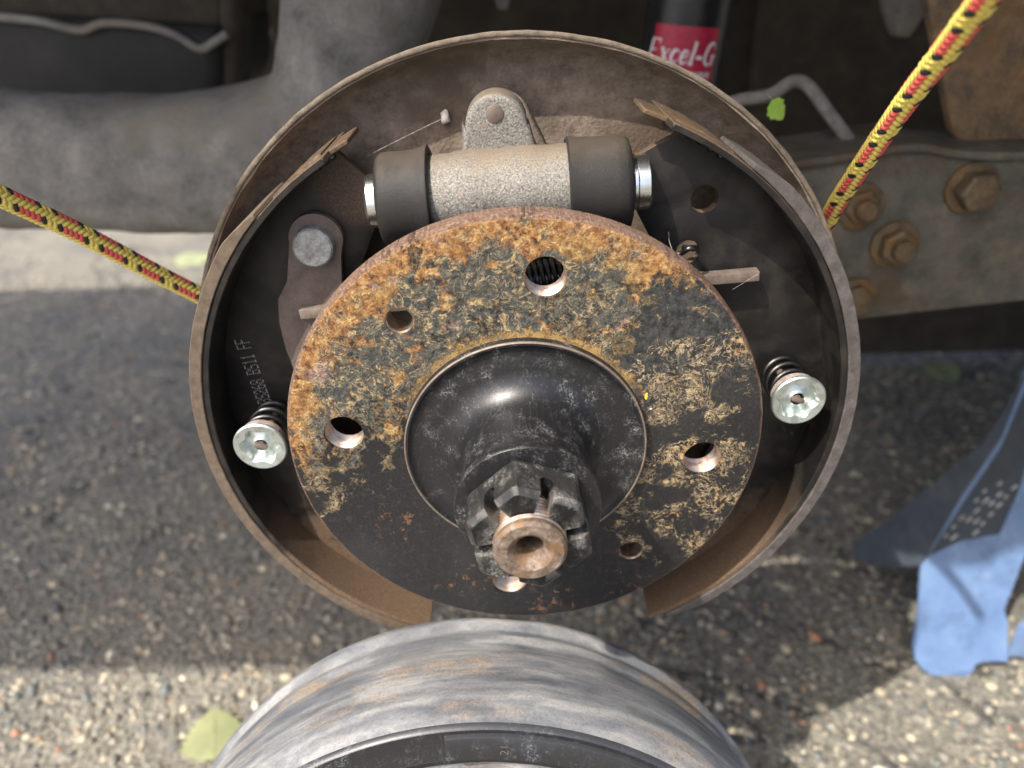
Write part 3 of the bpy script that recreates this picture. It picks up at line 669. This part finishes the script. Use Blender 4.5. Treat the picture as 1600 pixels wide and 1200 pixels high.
# small things on the plate
q = UY(695, 182, .0655); o = crumb('pale_chip', Vector((0, 0, 0)), (.0019, .0012, .0026), 'chip', None, 3); o.location = q + Vector((0, -.0008, 0)); tag(o, 'small pale flake stuck on the brown backing plate', 'flake')
def thread_line(pts, label):
    P = [Vector(p) for p in pts]; m = sum(P, Vector()) / len(P); o = tube('cobweb_strand', catmull([p - m for p in P], 6), .00006, 'web_thread', None, 4); o.location = m
    tag(o, label, 'cobweb', 'cobweb strands')
thread_line([UY(692, 185, .063), UY(640, 210, .058), UY(575, 243, .045)], 'thin cobweb strand running from the pale flake towards the left boot')
thread_line([UY(1045, 362, .034), UY(1046, 378, .030), UY(1052, 394, .028)], 'short cobweb strand by the return spring hook, standing upright')
thread_line([UY(1184, 428, .027), UY(1165, 440, .022), UY(1145, 452, .01)], 'fine cobweb strand from the strut bar end to the flange')

# ================================================================== DRUM on the ground
t70 = math.radians(70); rx = -.114
e1 = Vector((math.cos(rx), 0, math.sin(rx))); nn = Vector((-math.sin(rx) * math.cos(t70), -math.sin(t70), math.cos(rx) * math.cos(t70))).normalized(); e2 = nn.cross(e1).normalized(); e1 = e2.cross(nn)
DR = Matrix((e1, e2, nn)).transposed()
dc = Vector((-.0241, -.0395, -.2160))
drum = thing('brake_drum', 'worn grey and rust-streaked brake drum leaning on edge below the hub', 'brake drum', dc); drum.rotation_euler = DR.to_euler()
S = [(.1175, .0), (.1315, .0), (.1338, .0012), (.1342, .0030), (.1338, .0062), (.1322, .0085), (.1318, .0115), (.1326, .0132), (.1330, .016), (.1322, .0195), (.1322, .0240), (.1334, .0275), (.1340, .0310), (.1341, .0500), (.1338, .0590), (.1330, .0645), (.1318, .0672), (.1312, .0690)]
def dpart(name, prof, mat, seg=180, smooth=45):
    V, F = lathe_data(prof, seg, 'Z'); o = mesh_ob(name, V, F, mat, None, smooth); weld(o, 1e-7); o.data.set_sharp_from_angle(angle=math.radians(smooth)); o.parent = drum; return o
dpart('drum_shell', S + [(.1304, .0706)], 'drum')
dpart('drum_shell_inside', [(.1175, .0), (.1172, .050), (.1150, .056), (.045, .058)], 'drum')
dpart('front_rim', [(.1304, .0706), (.1296, .0722), (.1288, .0726), (.1280, .0722), (.1180, .0718), (.1172, .0708), (.1160, .0672), (.1120, .0655)], 'drumface')
dpart('front_face', [(.1120, .0655), (.1060, .0640), (.0800, .0640), (.0770, .0665), (.0450, .0665), (.0430, .0650), (.0430, .0600), (.045, .058)], 'drum')
# raised pad with a foundry mark on the front rim
V, F = lathe_data([(.1182, .0715), (.1186, .0738), (.1268, .0738), (.1276, .0715)], 40, 'Z', math.radians(66), math.radians(100), True)
o = mesh_ob('raised_pad', V, F, 'drumface', None); bevel(o, .0006, 2, 40); o.parent = drum
V, F = text_data('21', .0042, align='CENTER')
A = Matrix.Rotation(math.radians(92), 3, 'Z')
o = mesh_ob('cast_mark', [Matrix.Rotation(math.radians(91 - 90), 3, 'Z') @ (Matrix.Rotation(math.radians(90), 3, 'Z') @ Vector((v.x, v.y, 0)) + Vector((0.002, .1226, .07405))) for v in V], F, 'tbl', None); o.parent = drum

# ================================================================== ROPES
def rope(path, rad, label, phase=0, pk=6.1):
    P = catmull(path, 60); cum = [0]
    for a, b in zip(P, P[1:]): cum.append(cum[-1] + (b - a).length)
    L = cum[-1]; t = thing('rope', label, 'rope', P[0])
    pitch = pk * rad; n = int(L / pitch * 64); k = 2 * math.pi / pitch
    T0 = (P[-1] - P[0]).normalized(); A0 = T0.cross(Vector((0, 1, .2))).normalized(); B0 = T0.cross(A0)
    def at(s):
        i = min(max(np.searchsorted(cum, s) - 1, 0), len(P) - 2); f = (s - cum[i]) / max(cum[i + 1] - cum[i], 1e-9); return P[i].lerp(P[i + 1], f)
    C = [at(L * i / n) for i in range(n + 1)]
    colors = ['blk', 'rred', 'rred', 'rred', 'rred', 'blk', 'yel', 'yel']
    a = rad * .11; R0 = rad * .80; wr = rad * .20
    ang = math.atan(2 * math.pi * R0 / pitch); ca, sa_ = math.cos(ang), math.sin(ang); wt = 2 * math.pi * R0 / 8 * ca * .56
    for sgn in (1, -1):
        for i in range(8):
            V = []; F = []; sd = 6
            for j in range(n + 1):
                s = L * j / n; th = 2 * math.pi * i / 8 + sgn * k * s + phase; r = R0 + sgn * a * math.cos(4 * (th - phase) - math.pi / 4)
                er = A0 * math.cos(th) + B0 * math.sin(th); et = (B0 * math.cos(th) - A0 * math.sin(th)) ; bt = et * ca - T0 * sgn * sa_
                c = C[j] + er * r
                for m in range(sd):
                    g = 2 * math.pi * m / sd; V.append(c + bt * math.cos(g) * wt + er * math.sin(g) * wr)
            for j in range(n):
                for m in range(sd): F.append((j * sd + m, j * sd + (m + 1) % sd, (j + 1) * sd + (m + 1) % sd, (j + 1) * sd + m))
            F.append(tuple(range(sd))[::-1]); F.append(tuple(n * sd + m for m in range(sd)))
            mesh_ob('strand', V, F, colors[i] if sgn > 0 else 'yel', t, 70)
    tube('core', C[::8] + [C[-1]], rad * .72, 'yel', t, 12)
    return t
rope([UY(1286, 358, .072), UY(1312, 310, .058), UY(1400, 180, .018), UY(1485, 68, -.012), UY(1570, -45, -.038)], .0034, 'yellow, red and black braided rope rising from behind the plate past the rusty beam', .4)
rope([UY(330, 470, .085), UY(250, 430, .075), UY(120, 362, .055), UY(0, 306, .036), UY(-90, 262, .022)], .0037, 'yellow, red and black braided rope slanting down across the dusty grey arm', 1.7, 4.6)

# ================================================================== CAR UNDERSIDE
# rusty chassis beam with bolts
BY = .17
pts = [(1150, 262), (1250, 247), (1330, 236), (1400, 224), (1440, 222), (1490, 232), (1540, 236), (1800, 228), (1800, 446), (1600, 470), (1350, 498), (1150, 520)]
bl = px_loop(pts, BY); q = UY(1500, 360, BY)
beam = thing('chassis_beam', 'rusty grey-brown chassis beam with hexagon bolts beside the brake', 'beam', (q.x, BY, UY(1500, 480, BY).z))
plate('beam_plate', [bl], BY, BY + .007, 'beam', beam, .0012)
lip = [UY(x, y, BY) for x, y in [(1150, 265), (1250, 250), (1330, 239), (1400, 227), (1440, 225), (1490, 235), (1540, 239), (1800, 231)]]
V = []; F = []
for i, p in enumerate(lip): V += [p + Vector((0, -.004, .001)), p + Vector((0, -.004, -.003)), p + Vector((0, .05, -.003)), p + Vector((0, .05, .001))]
for i in range(len(lip) - 1):
    for j in range(4): F.append((i * 4 + j, i * 4 + (j + 1) % 4, i * 4 + 4 + (j + 1) % 4, i * 4 + 4 + j))
o = mesh_ob('top_flange', V, F, 'beam', beam); bevel(o, .001, 2)
def hexbolt(x, y, ac, rot, studr=0, h=.009):
    c = UY(x, y, BY - h * .6); b = lathe('bolt', [(.0, -.0005), (ac * 1.28, -.0005), (ac * 1.32, -.0012), (ac * 1.30, -.003), (ac * 1.2, -.0034), (0, -.0034)], 'bolt', beam, 40, at=(c.x, BY, c.z))
    V = []; 
    for yy, k in ((BY - .003, 1), (BY - h + .0012, 1), (BY - h, .86)):
        for i in range(6): a = rot + i * math.pi / 3; V.append((c.x + ac * k * math.cos(a), yy, c.z + ac * k * math.sin(a)))
    F = [(j * 6 + i, j * 6 + (i + 1) % 6, j * 6 + 6 + (i + 1) % 6, j * 6 + 6 + i) for j in (0, 1) for i in range(6)] + [tuple(range(6)), tuple(range(12, 18))[::-1]]
    o = mesh_ob('nut' if studr else 'bolt_head', V, F, 'bolt', None); bevel(o, .0006, 2, 25); put(o, b)
    if studr: o = lathe('stud', [(0, BY - h - .006), (studr * .85, BY - h - .006), (studr, BY - h - .005), (studr, BY - h), (0, BY - h + .001)], 'bolt', None, 28, at=(c.x, 0, c.z)); put(o, b)
hexbolt(1347, 324, .0095, .2, .0055, .007); hexbolt(1403, 386, .0100, .5, .0058, .010); hexbolt(1528, 299, .0105, .1, 0, .013); hexbolt(1338, 470, .0095, .3, 0, .008)
# rusty bracket above the beam
br = px_loop([(1435, -80), (1462, 60), (1490, 205), (1508, 232), (1850, 226), (1850, -120)], .195); q = UY(1600, 220, .195)
o = plate('rusty_bracket', [br], .195, .205, 'bracket', None, .002); o.data.transform(Matrix.Translation(-q)); o.location = q; tag(o, 'brown rust-scaled steel bracket standing above the bolted beam', 'bracket')

# shock absorber with its red label
c0 = UY(1056, 140, .27); SR = .0245; sx = Vector((c0.x, .27, c0.z)); lean = Matrix.Rotation(math.radians(5), 3, 'Y')
sh = thing('shock_absorber', 'black shock absorber with a red and white label above the plate edge', 'shock absorber', sx + lean @ Vector((0, 0, -.12)))
lathe('shock_body', [(0, -.12), (SR * .7, -.12), (SR, -.112), (SR, .24), (0, .24)], 'shock', sh, 64, axis='Z', at=sx, rot=lean)
zb, zt = UY(1078, 128, .245).z - sx.z - .012, UY(1078, 42, .245).z - sx.z
V, F = lathe_data([(SR + .0003, zb), (SR + .0003, zt)], 40, 'Z', math.radians(-145), math.radians(-52))
lab = mesh_ob('label', [lean @ Vector(v) + sx for v in V], F, 'red', sh, 60)
def wrap(V, th0, z0): return [lean @ Vector(((SR + .0006) * math.cos(th0 + v.x / SR), (SR + .0006) * math.sin(th0 + v.x / SR), z0 + v.y)) + sx for v in V]
def serif_text(word, h):
    """bold slanted serif letters drawn as thick and thin strokes"""
    G_ = {'E': ([[(0, 0), (0, 1)]], [[(0, 1), (.55, 1)], [(0, .52), (.42, .52)], [(0, 0), (.6, 0)], [(.55, 1), (.55, .82)], [(.6, 0), (.62, .2)]], .72),
          'x': ([[(.05, .62), (.5, 0)]], [[(.5, .62), (.05, 0)], [(-.05, .62), (.18, .62)], [(.4, 0), (.62, 0)]], .62),
          'c': ([[(.2, .6), (.08, .45), (.06, .25), (.15, .06), (.25, .01)]], [[(.2, .6), (.35, .62), (.46, .5)], [(.25, .01), (.38, .04), (.48, .16)]], .55),
          'e': ([[(.2, .6), (.08, .45), (.06, .25), (.15, .06), (.25, .01)]], [[(.2, .6), (.36, .6), (.44, .45), (.38, .34), (.08, .3)], [(.25, .01), (.38, .04), (.48, .16)]], .55),
          'l': ([[(.12, 0), (.12, 1)]], [[(0, 1), (.14, 1)], [(0, 0), (.25, 0)]], .32),
          '-': ([[(.04, .32), (.34, .32)]], [], .44),
          'G': ([[(.35, 1), (.14, .85), (.05, .5), (.12, .16), (.35, 0)], [(.66, .4), (.66, .04)]], [[(.35, 1), (.56, .96), (.68, .74)], [(.35, 0), (.55, .02), (.68, .1)], [(.48, .42), (.84, .42)]], .86)}
    V = []; F = []; x0 = 0
    for ch in word:
        thick, thin, adv = G_[ch]
        for strokes, wd in ((thick, .085), (thin, .035)):
            for st in strokes:
                for (a, b) in zip(st, st[1:]):
                    a, b = Vector((a[0] + x0 + .25 * a[1], a[1])), Vector((b[0] + x0 + .25 * b[1], b[1])); d = (b - a); 
                    if d.length < 1e-6: continue
                    d.normalize(); p = Vector((-d.y, d.x)) * wd; e = d * wd * .4; k = len(V)
                    V += [(a - e - p), (b + e - p), (b + e + p), (a - e + p)]; F.append((k, k + 1, k + 2, k + 3))
        x0 += adv + .06
    return [Vector((v.x * h * .78, v.y * h, 0)) for v in V], F, x0 * h
V, F, wd = serif_text('Excel-G', .0118); o = mesh_ob('lettering', wrap(V, math.radians(-150), zb + .0215), F, 'white', lab); tag(o, 'white slanted serif lettering reading Excel-G')
V, F = text_data('SHOCK ABSORBER', .0044, .2, 0, .00012, 1.05); o = mesh_ob('lettering', wrap(V, math.radians(-149), zb + .0145), F, 'white', lab)

# brake hose
hp = catmull([UY(1120, 165, .215), UY(1165, 155, .21), UY(1205, 148, .205), UY(1238, 128, .205), UY(1262, 134, .205), UY(1290, 170, .20), UY(1335, 235, .195), UY(1350, 290, .2)], 10)
m = hp[0].copy(); o = tube('brake_hose', [p - m for p in hp], .0036, 'hose', None, 14); o.location = m; tag(o, 'bent grey brake pipe above the rusty beam', 'pipe')

# dusty swing arm: horizontal arm and upright housing, one casting
def loft(sections, sides=28, p=3.0):
    V = []; F = []
    for (c, ax_u, ax_v) in sections:
        for k in range(sides):
            a = 2 * math.pi * k / sides; cu, cv = math.cos(a), math.sin(a)
            V.append(Vector(c) + Vector(ax_u) * (abs(cu) ** (2 / p)) * (1 if cu >= 0 else -1) + Vector(ax_v) * (abs(cv) ** (2 / p)) * (1 if cv >= 0 else -1))
    n = len(sections)
    for i in range(n - 1):
        for k in range(sides): F.append((i * sides + k, i * sides + (k + 1) % sides, (i + 1) * sides + (k + 1) % sides, (i + 1) * sides + k))
    F.append(tuple(range(sides))[::-1]); F.append(tuple((n - 1) * sides + k for k in range(sides))); return V, F
AY = .27
def sec(xc, yt, yb, dep, Y=AY):
    a, b = UY(xc, yt, Y), UY(xc, yb, Y); return ((a + b) / 2, (0, dep, 0), (b - a) / 2)
def secv(xl, xr, y, dep, Y=AY):
    a, b = UY(xl, y, Y), UY(xr, y, Y); return ((a + b) / 2, (0, dep, 0), (b - a) / 2)
bmj = bmesh.new()
for V, F in (loft([sec(-260, 125, 338, .04), sec(-60, 138, 342, .042), sec(100, 148, 348, .043), sec(260, 150, 352, .044), sec(380, 130, 350, .046), sec(520, 90, 340, .05), sec(640, 70, 330, .05)]),
             loft([secv(445, 720, -140, .045), secv(442, 705, -40, .045), secv(445, 680, 40, .046), secv(432, 650, 110, .048), secv(395, 640, 170, .05), secv(360, 650, 250, .05)], 28, 2.4)):
    vs_ = [bmj.verts.new(v) for v in V]
    for f in F: bmj.faces.new([vs_[i] for i in f])
bmesh.ops.recalc_face_normals(bmj, faces=bmj.faces); me = bpy.data.meshes.new('arm'); bmj.to_mesh(me); bmj.free()
o = bpy.data.objects.new('tmp', me); COL.objects.link(o); md = o.modifiers.new('r', 'REMESH'); md.mode = 'VOXEL'; md.voxel_size = .0035
md = o.modifiers.new('s', 'SMOOTH'); md.iterations = 8
nm = bpy.data.meshes.new_from_object(o.evaluated_get(bpy.context.evaluated_depsgraph_get())); bpy.data.objects.remove(o)
q = UY(300, 350, AY); arm = thing('swing_arm', 'dusty grey-brown suspension arm joining an upright housing at left of the brake', 'suspension arm', q)
a = finish('arm_casting', nm, 'arm', arm, 180); roughen(a, .0022, 22); roughen(a, .0008, 80)
o = plate('bump_tab', [px_loop([(222, 330), (228, 352), (240, 362), (300, 364), (420, 372), (420, 330)], AY - .03)], AY - .03, AY + .02, 'arm', arm, .002)

# dark tank with pinch seam
TY = .40
o = plate('tmp', [px_loop([(-160, 10), (340, 40), (342, 120), (338, 140), (326, 160), (300, 172), (100, 178), (-160, 172)], TY)], TY, TY + .16, 'tank', None, .012, 40)
q = UY(160, 150, TY); tank = thing('underbody_tank', 'dusty black tank with a pinched seam above the grey arm', 'tank', q); o.name = 'tank_shell'; put(o, tank)
sm = catmull([UY(x, y, TY - .004) for x, y in [(-120, 18), (0, 27), (60, 33), (115, 46), (135, 46), (165, 36), (230, 41), (275, 55), (312, 76), (335, 66), (355, 52)]], 8)
tube('pinch_seam', sm, .0030, 'arm', tank, 10)
o = plate('upper_shell', [px_loop([(-160, -140), (345, -120), (345, 40), (310, 66), (270, 48), (220, 36), (160, 32), (120, 40), (50, 28), (-160, 12)], TY + .012)], TY + .012, TY + .15, 'dark', tank, .004, 40)
# bits hanging in the dark above
def hang(name, secs, mat, label, cat):
    V, F = loft(secs, 20, 2.2); m = Vector(secs[-1][0]); o = mesh_ob(name, [v - m for v in V], F, mat, None, 60); o.location = m; tag(o, label, cat)
hang('hanging_bolt', [secv(770, 800, -60, .007, .34), secv(770, 800, -20, .007, .34), secv(774, 797, 2, .006, .34), secv(779, 793, 14, .004, .34)], 'arm', 'pale bolt tip hanging in the dark above the plate rim', 'bolt')
hang('bracket_ear', [secv(1375, 1450, -80, .02, .32), secv(1376, 1448, -20, .02, .32), secv(1384, 1436, 20, .018, .32), secv(1390, 1425, 42, .014, .32), secv(1396, 1416, 56, .01, .32)], 'arm', 'dim grey rounded casting ear hanging left of the rusty bracket', 'casting')
hang('support_post', [secv(345, 392, -120, .02, .43), secv(345, 390, 0, .02, .43), secv(348, 388, 130, .02, .43), secv(350, 386, 240, .02, .43)], 'dark', 'dark upright post between the tank and the upright housing', 'post')

# car body: panels closing the dark behind, and unseen slabs added to shape shade
car = thing('car_body', 'dark underbody of the jacked-up car behind the brake, with unseen shade slabs added', 'car', (0, .8, -.06))
def slab(name, pts, z0, z1, mat):
    n = len(pts); V = [(x, y, z0) for x, y in pts] + [(x, y, z1) for x, y in pts]
    F = [tuple(range(n))[::-1], tuple(range(n, 2 * n))] + [(i, (i + 1) % n, n + (i + 1) % n, n + i) for i in range(n)]
    return mesh_ob(name, V, F, mat, car)
slab('shade_slab_left', [(-1.75, -.31), (-.62, -.335), (-.60, .43), (-1.75, .43)], .68, .71, 'dark')  # unseen slab, added to shade the pavement at left
slab('shade_slab', [(-.42, .10), (-.42, -.13), (-.29, -.13), (-.25, -.09), (-.20, -.05), (-.12, -.035), (-.06, -.045), (-.03, -.078), (.0, -.10), (.03, -.10), (.06, -.09), (1.2, -.09), (1.2, 1.0), (-.35, 1.0), (-.45, .62)], .33, .36, 'dark')  # unseen slab, outline shaped so its shadow spares the hub
box('shade_panel', (.77, -.14, .25), (1.0, .02, .80), 'car', car, None, .004)  # unseen panel, added to cut sky light on the jack stand
box('rear_panel', (.15, .84, .14), (1.3, .03, .44), 'dark', car)
box('side_panel', (-1.0, .66, .22), (1.1, .03, .28), 'dark', car)
box('splash_shield', (.75, .70, -.10), (.95, .02, .46), 'dark', car, None, .004)

# ================================================================== JACK STAND
jz = GZ
A = UZ(1478, 1052, jz); Bf = UZ(1352, 862, jz)
stand = thing('jack_stand', 'blue sheet-steel jack stand with scuffed paint under the beam', 'jack stand', (A.x + .10, A.y + .085, jz))
top = Vector((A.x + .105, A.y + .085, -.045))
feet = [A, A + Vector((.205, .0, 0)), A + Vector((.205, .19, 0)), Vector((Bf.x + .005, A.y + .15, jz))]
def on_plane(x, y, P0, N):
    d = Vector(_ray(x, y)); c = Vector(CAM); return c + d * ((P0 - c).dot(N) / d.dot(N))
def sheet(name, pts, P0, N, th=.0024, mat='blue'):
    """flat sheet-steel panel in the plane through P0, outlined by points"""
    L = [on_plane(x, y, P0, N) for x, y in pts]; n = len(L); off = N.normalized() * th
    bm = bmesh.new(); a = [bm.verts.new(v) for v in L]; f = bm.faces.new(a); r = bmesh.ops.extrude_face_region(bm, geom=[f])
    for g_ in r['geom']:
        if isinstance(g_, bmesh.types.BMVert): g_.co += off
    me = bpy.data.meshes.new(name); bmesh.ops.triangulate(bm, faces=[q for q in bm.faces if len(q.verts) > 4]); bm.to_mesh(me); bm.free()
    return finish(name, me, mat, stand, 25)
NF = Vector((-.06, -.96, .28)).normalized()
leg_pts = [(1437, 882), (1433, 950), (1424, 1005), (1428, 1028), (1440, 1044), (1458, 1055), (1508, 1057), (1518, 1046), (1522, 1036), (1534, 1031)]
front = sheet('front_leg', leg_pts + [(1572, 1031), (1572, 968), (1566, 950), (1580, 915), (1600, 862), (1640, 760), (1690, 600), (1735, 420), (1672, 420), (1600, 590), (1560, 690), (1500, 778)], A, NF)
box('base_rail', on_plane(1572, 1000, A, NF) + Vector((.11, .0, .0)), (.21, .0024, .036), 'blue', stand, None, .0006)
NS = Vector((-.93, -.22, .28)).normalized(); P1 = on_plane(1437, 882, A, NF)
side = sheet('side_leg', [(1440, 884), (1400, 886), (1372, 882), (1345, 874), (1334, 860), (1345, 845), (1400, 806), (1450, 764), (1540, 692), (1575, 640), (1604, 585), (1565, 684), (1503, 775)], P1, NS, .0024, 'blueshade')  # side leg in shade: the darkening is painted as a darker blue
for f in (feet[1], feet[2]):
    d = (top - f); m = (f + top) / 2; sx_ = Vector((d.y, -d.x, 0)).normalized(); V = []
    for c, hw in ((f, .036), (top, .016)):
        for k in (-1, 1):
            for o_ in (0, .0025): V.append(c + sx_ * hw * k + Vector((0, o_, 0)))
    mesh_ob('back_leg', V, [(0, 1, 5, 4), (2, 6, 7, 3), (0, 4, 6, 2), (1, 3, 7, 5), (0, 2, 3, 1), (4, 5, 7, 6)], 'blue', stand)
bead = [on_plane(x, y, A, NF) + NF * .0002 for x, y in [(1438, 894), (1470, 884), (1500, 872), (1530, 866), (1565, 866), (1596, 868)]]
tube('stamped_bead', catmull(bead, 6), .0016, 'blue', stand, 8)
fold = [on_plane(x, y, A, NF) + NF * .0004 for x, y in [(1437, 882), (1500, 778), (1560, 690), (1600, 590), (1672, 420)]]
tube('folded_edge', catmull(fold, 6), .0020, 'blue', stand, 8)
lathe('collar', [(.018, -.02), (.026, -.02), (.026, .03), (.018, .03)], 'blue', stand, 32, axis='Z', at=top, close=True)
lathe('ratchet_post', [(0, -.05), (.0165, -.05), (.0165, .12), (0, .12)], 'beam', stand, 24, axis='Z', at=top)
off_f = NF * (.0028 if NF.y < 0 else -.0028)
shade_patch_pts = [on_plane(x, y, A, NF) + off_f for x, y in [(1446, 868), (1500, 786), (1560, 698), (1600, 604), (1640, 520), (1655, 540), (1608, 700), (1586, 770), (1558, 832), (1500, 842)]]
mesh_ob('shade_patch', shade_patch_pts, [tuple(range(len(shade_patch_pts)))], 'blueshade', front)  # dark sheet that paints the shade on the leg's left face
ridge = [on_plane(x, y, A, NF) + off_f for x, y in [(1660, 560), (1612, 700), (1588, 775), (1556, 845)]]
tube('centre_ridge', catmull(ridge, 6), .0018, 'blue', stand, 8)
# faded warning print on the side panel: rows of short pale dashes, too worn to read
V = []; F = []
for row in range(4):
    for k in range(7):
        if random.random() < .2: continue
        x0, y0 = 1470 + k * 12 + row * 11, 836 - k * 14 + row * 3; wx = random.uniform(6, 11)
        q4 = [(x0, y0), (x0 + wx, y0 - wx * .78), (x0 + wx + 3, y0 - wx * .78 + 3), (x0 + 3, y0 + 3)]
        b0 = len(V); V += [on_plane(x, y, A, NF) + off_f * 1.12 for x, y in q4]; F.append((b0, b0 + 1, b0 + 2, b0 + 3))
mesh_ob('faded_print', V, F, 'printwhite', front)

# ================================================================== LEAVES, STRAW
def leaf(c, L, rotz, mat, label, teeth=9, tiltx=0.1, curl=.12):
    V = [Vector((0, 0, 0))]; half = []
    n = teeth * 2
    for k in range(n + 1):
        u = k / n; w_ = L * .48 * (math.sin(math.pi * min(1, u ** .75)) ** .8) * (1 + (.16 if k % 2 else -.06)); half.append((u, w_))
    ring = [(u * L, w_) for u, w_ in half] + [(u * L, -w_) for u, w_ in half[-2:0:-1]]
    V = [Vector((u * L, 0, .02 * L)) for u, _ in half]; m = len(V)
    V += [Vector((x, y, -curl * abs(y) + .03 * L * math.sin(x * 9 / L))) for x, y in ring]; F = []
    N = len(half)
    for k in range(N - 1): F.append((k, k + 1, m + k + 1, m + k))
    low = [m] + [m + len(ring) - j for j in range(1, N - 1)] + [m + N - 1]
    for k in range(N - 1): F.append((k + 1, k, low[k], low[k + 1]))
    R = Matrix.Rotation(rotz, 3, 'Z') @ Matrix.Rotation(tiltx, 3, 'X')
    o = mesh_ob('leaf', [R @ (v - Vector((L * .5, 0, 0))) for v in V], F, mat, None, 60); o.location = c
    stem = tube('stem', [R @ Vector((-L * .75, 0, 0)), R @ Vector((-L * .5, 0, .015 * L)), R @ Vector((L * .3, 0, .022 * L))], L * .012, mat, None, 5); stem.parent = o
    tag(o, label, 'leaf', 'fallen leaves'); return o
q = UZ(338, 1155, GZ); leaf(q + Vector((0, 0, .007)), .045, 1.9, 'leaf', 'toothed green leaf lying beside the brake drum')
q = UZ(1470, 588, GZ); leaf(q + Vector((0, 0, .012)), .05, .4, 'leafpale', 'pale leaf lying in the dark beneath the beam')
q = UZ(305, 408, GZ); leaf(q + Vector((0, 0, .006)), .07, .1, 'leafpale', 'pale yellowish leaf on the bright pavement beyond the rope')
q = UY(1214, 172, .13); lf = leaf(q, .0105, 0, 'leafbright', 'bright green leaf tip showing just under the bent grey pipe', 4, 0, .02); lf.rotation_euler = (math.radians(65), math.radians(55), 0)
def straw(pts, r, label):
    P = [Vector(p) for p in pts]; m = P[0]; o = tube('straw', [p - m for p in P], r, 'straw', None, 6); o.location = m; tag(o, label, 'straw', 'dry stalks on the pavement')
straw([UZ(-30, 480, GZ) + Vector((0, 0, .003)), UZ(40, 466, GZ) + Vector((0, 0, .003))], .0025, 'pale dry straw lying on the pavement below the slanting rope')
straw([UZ(-20, 628, GZ) + Vector((0, 0, .002)), UZ(22, 610, GZ) + Vector((0, 0, .002))], .0014, 'brown twig lying on the shaded grey pavement')
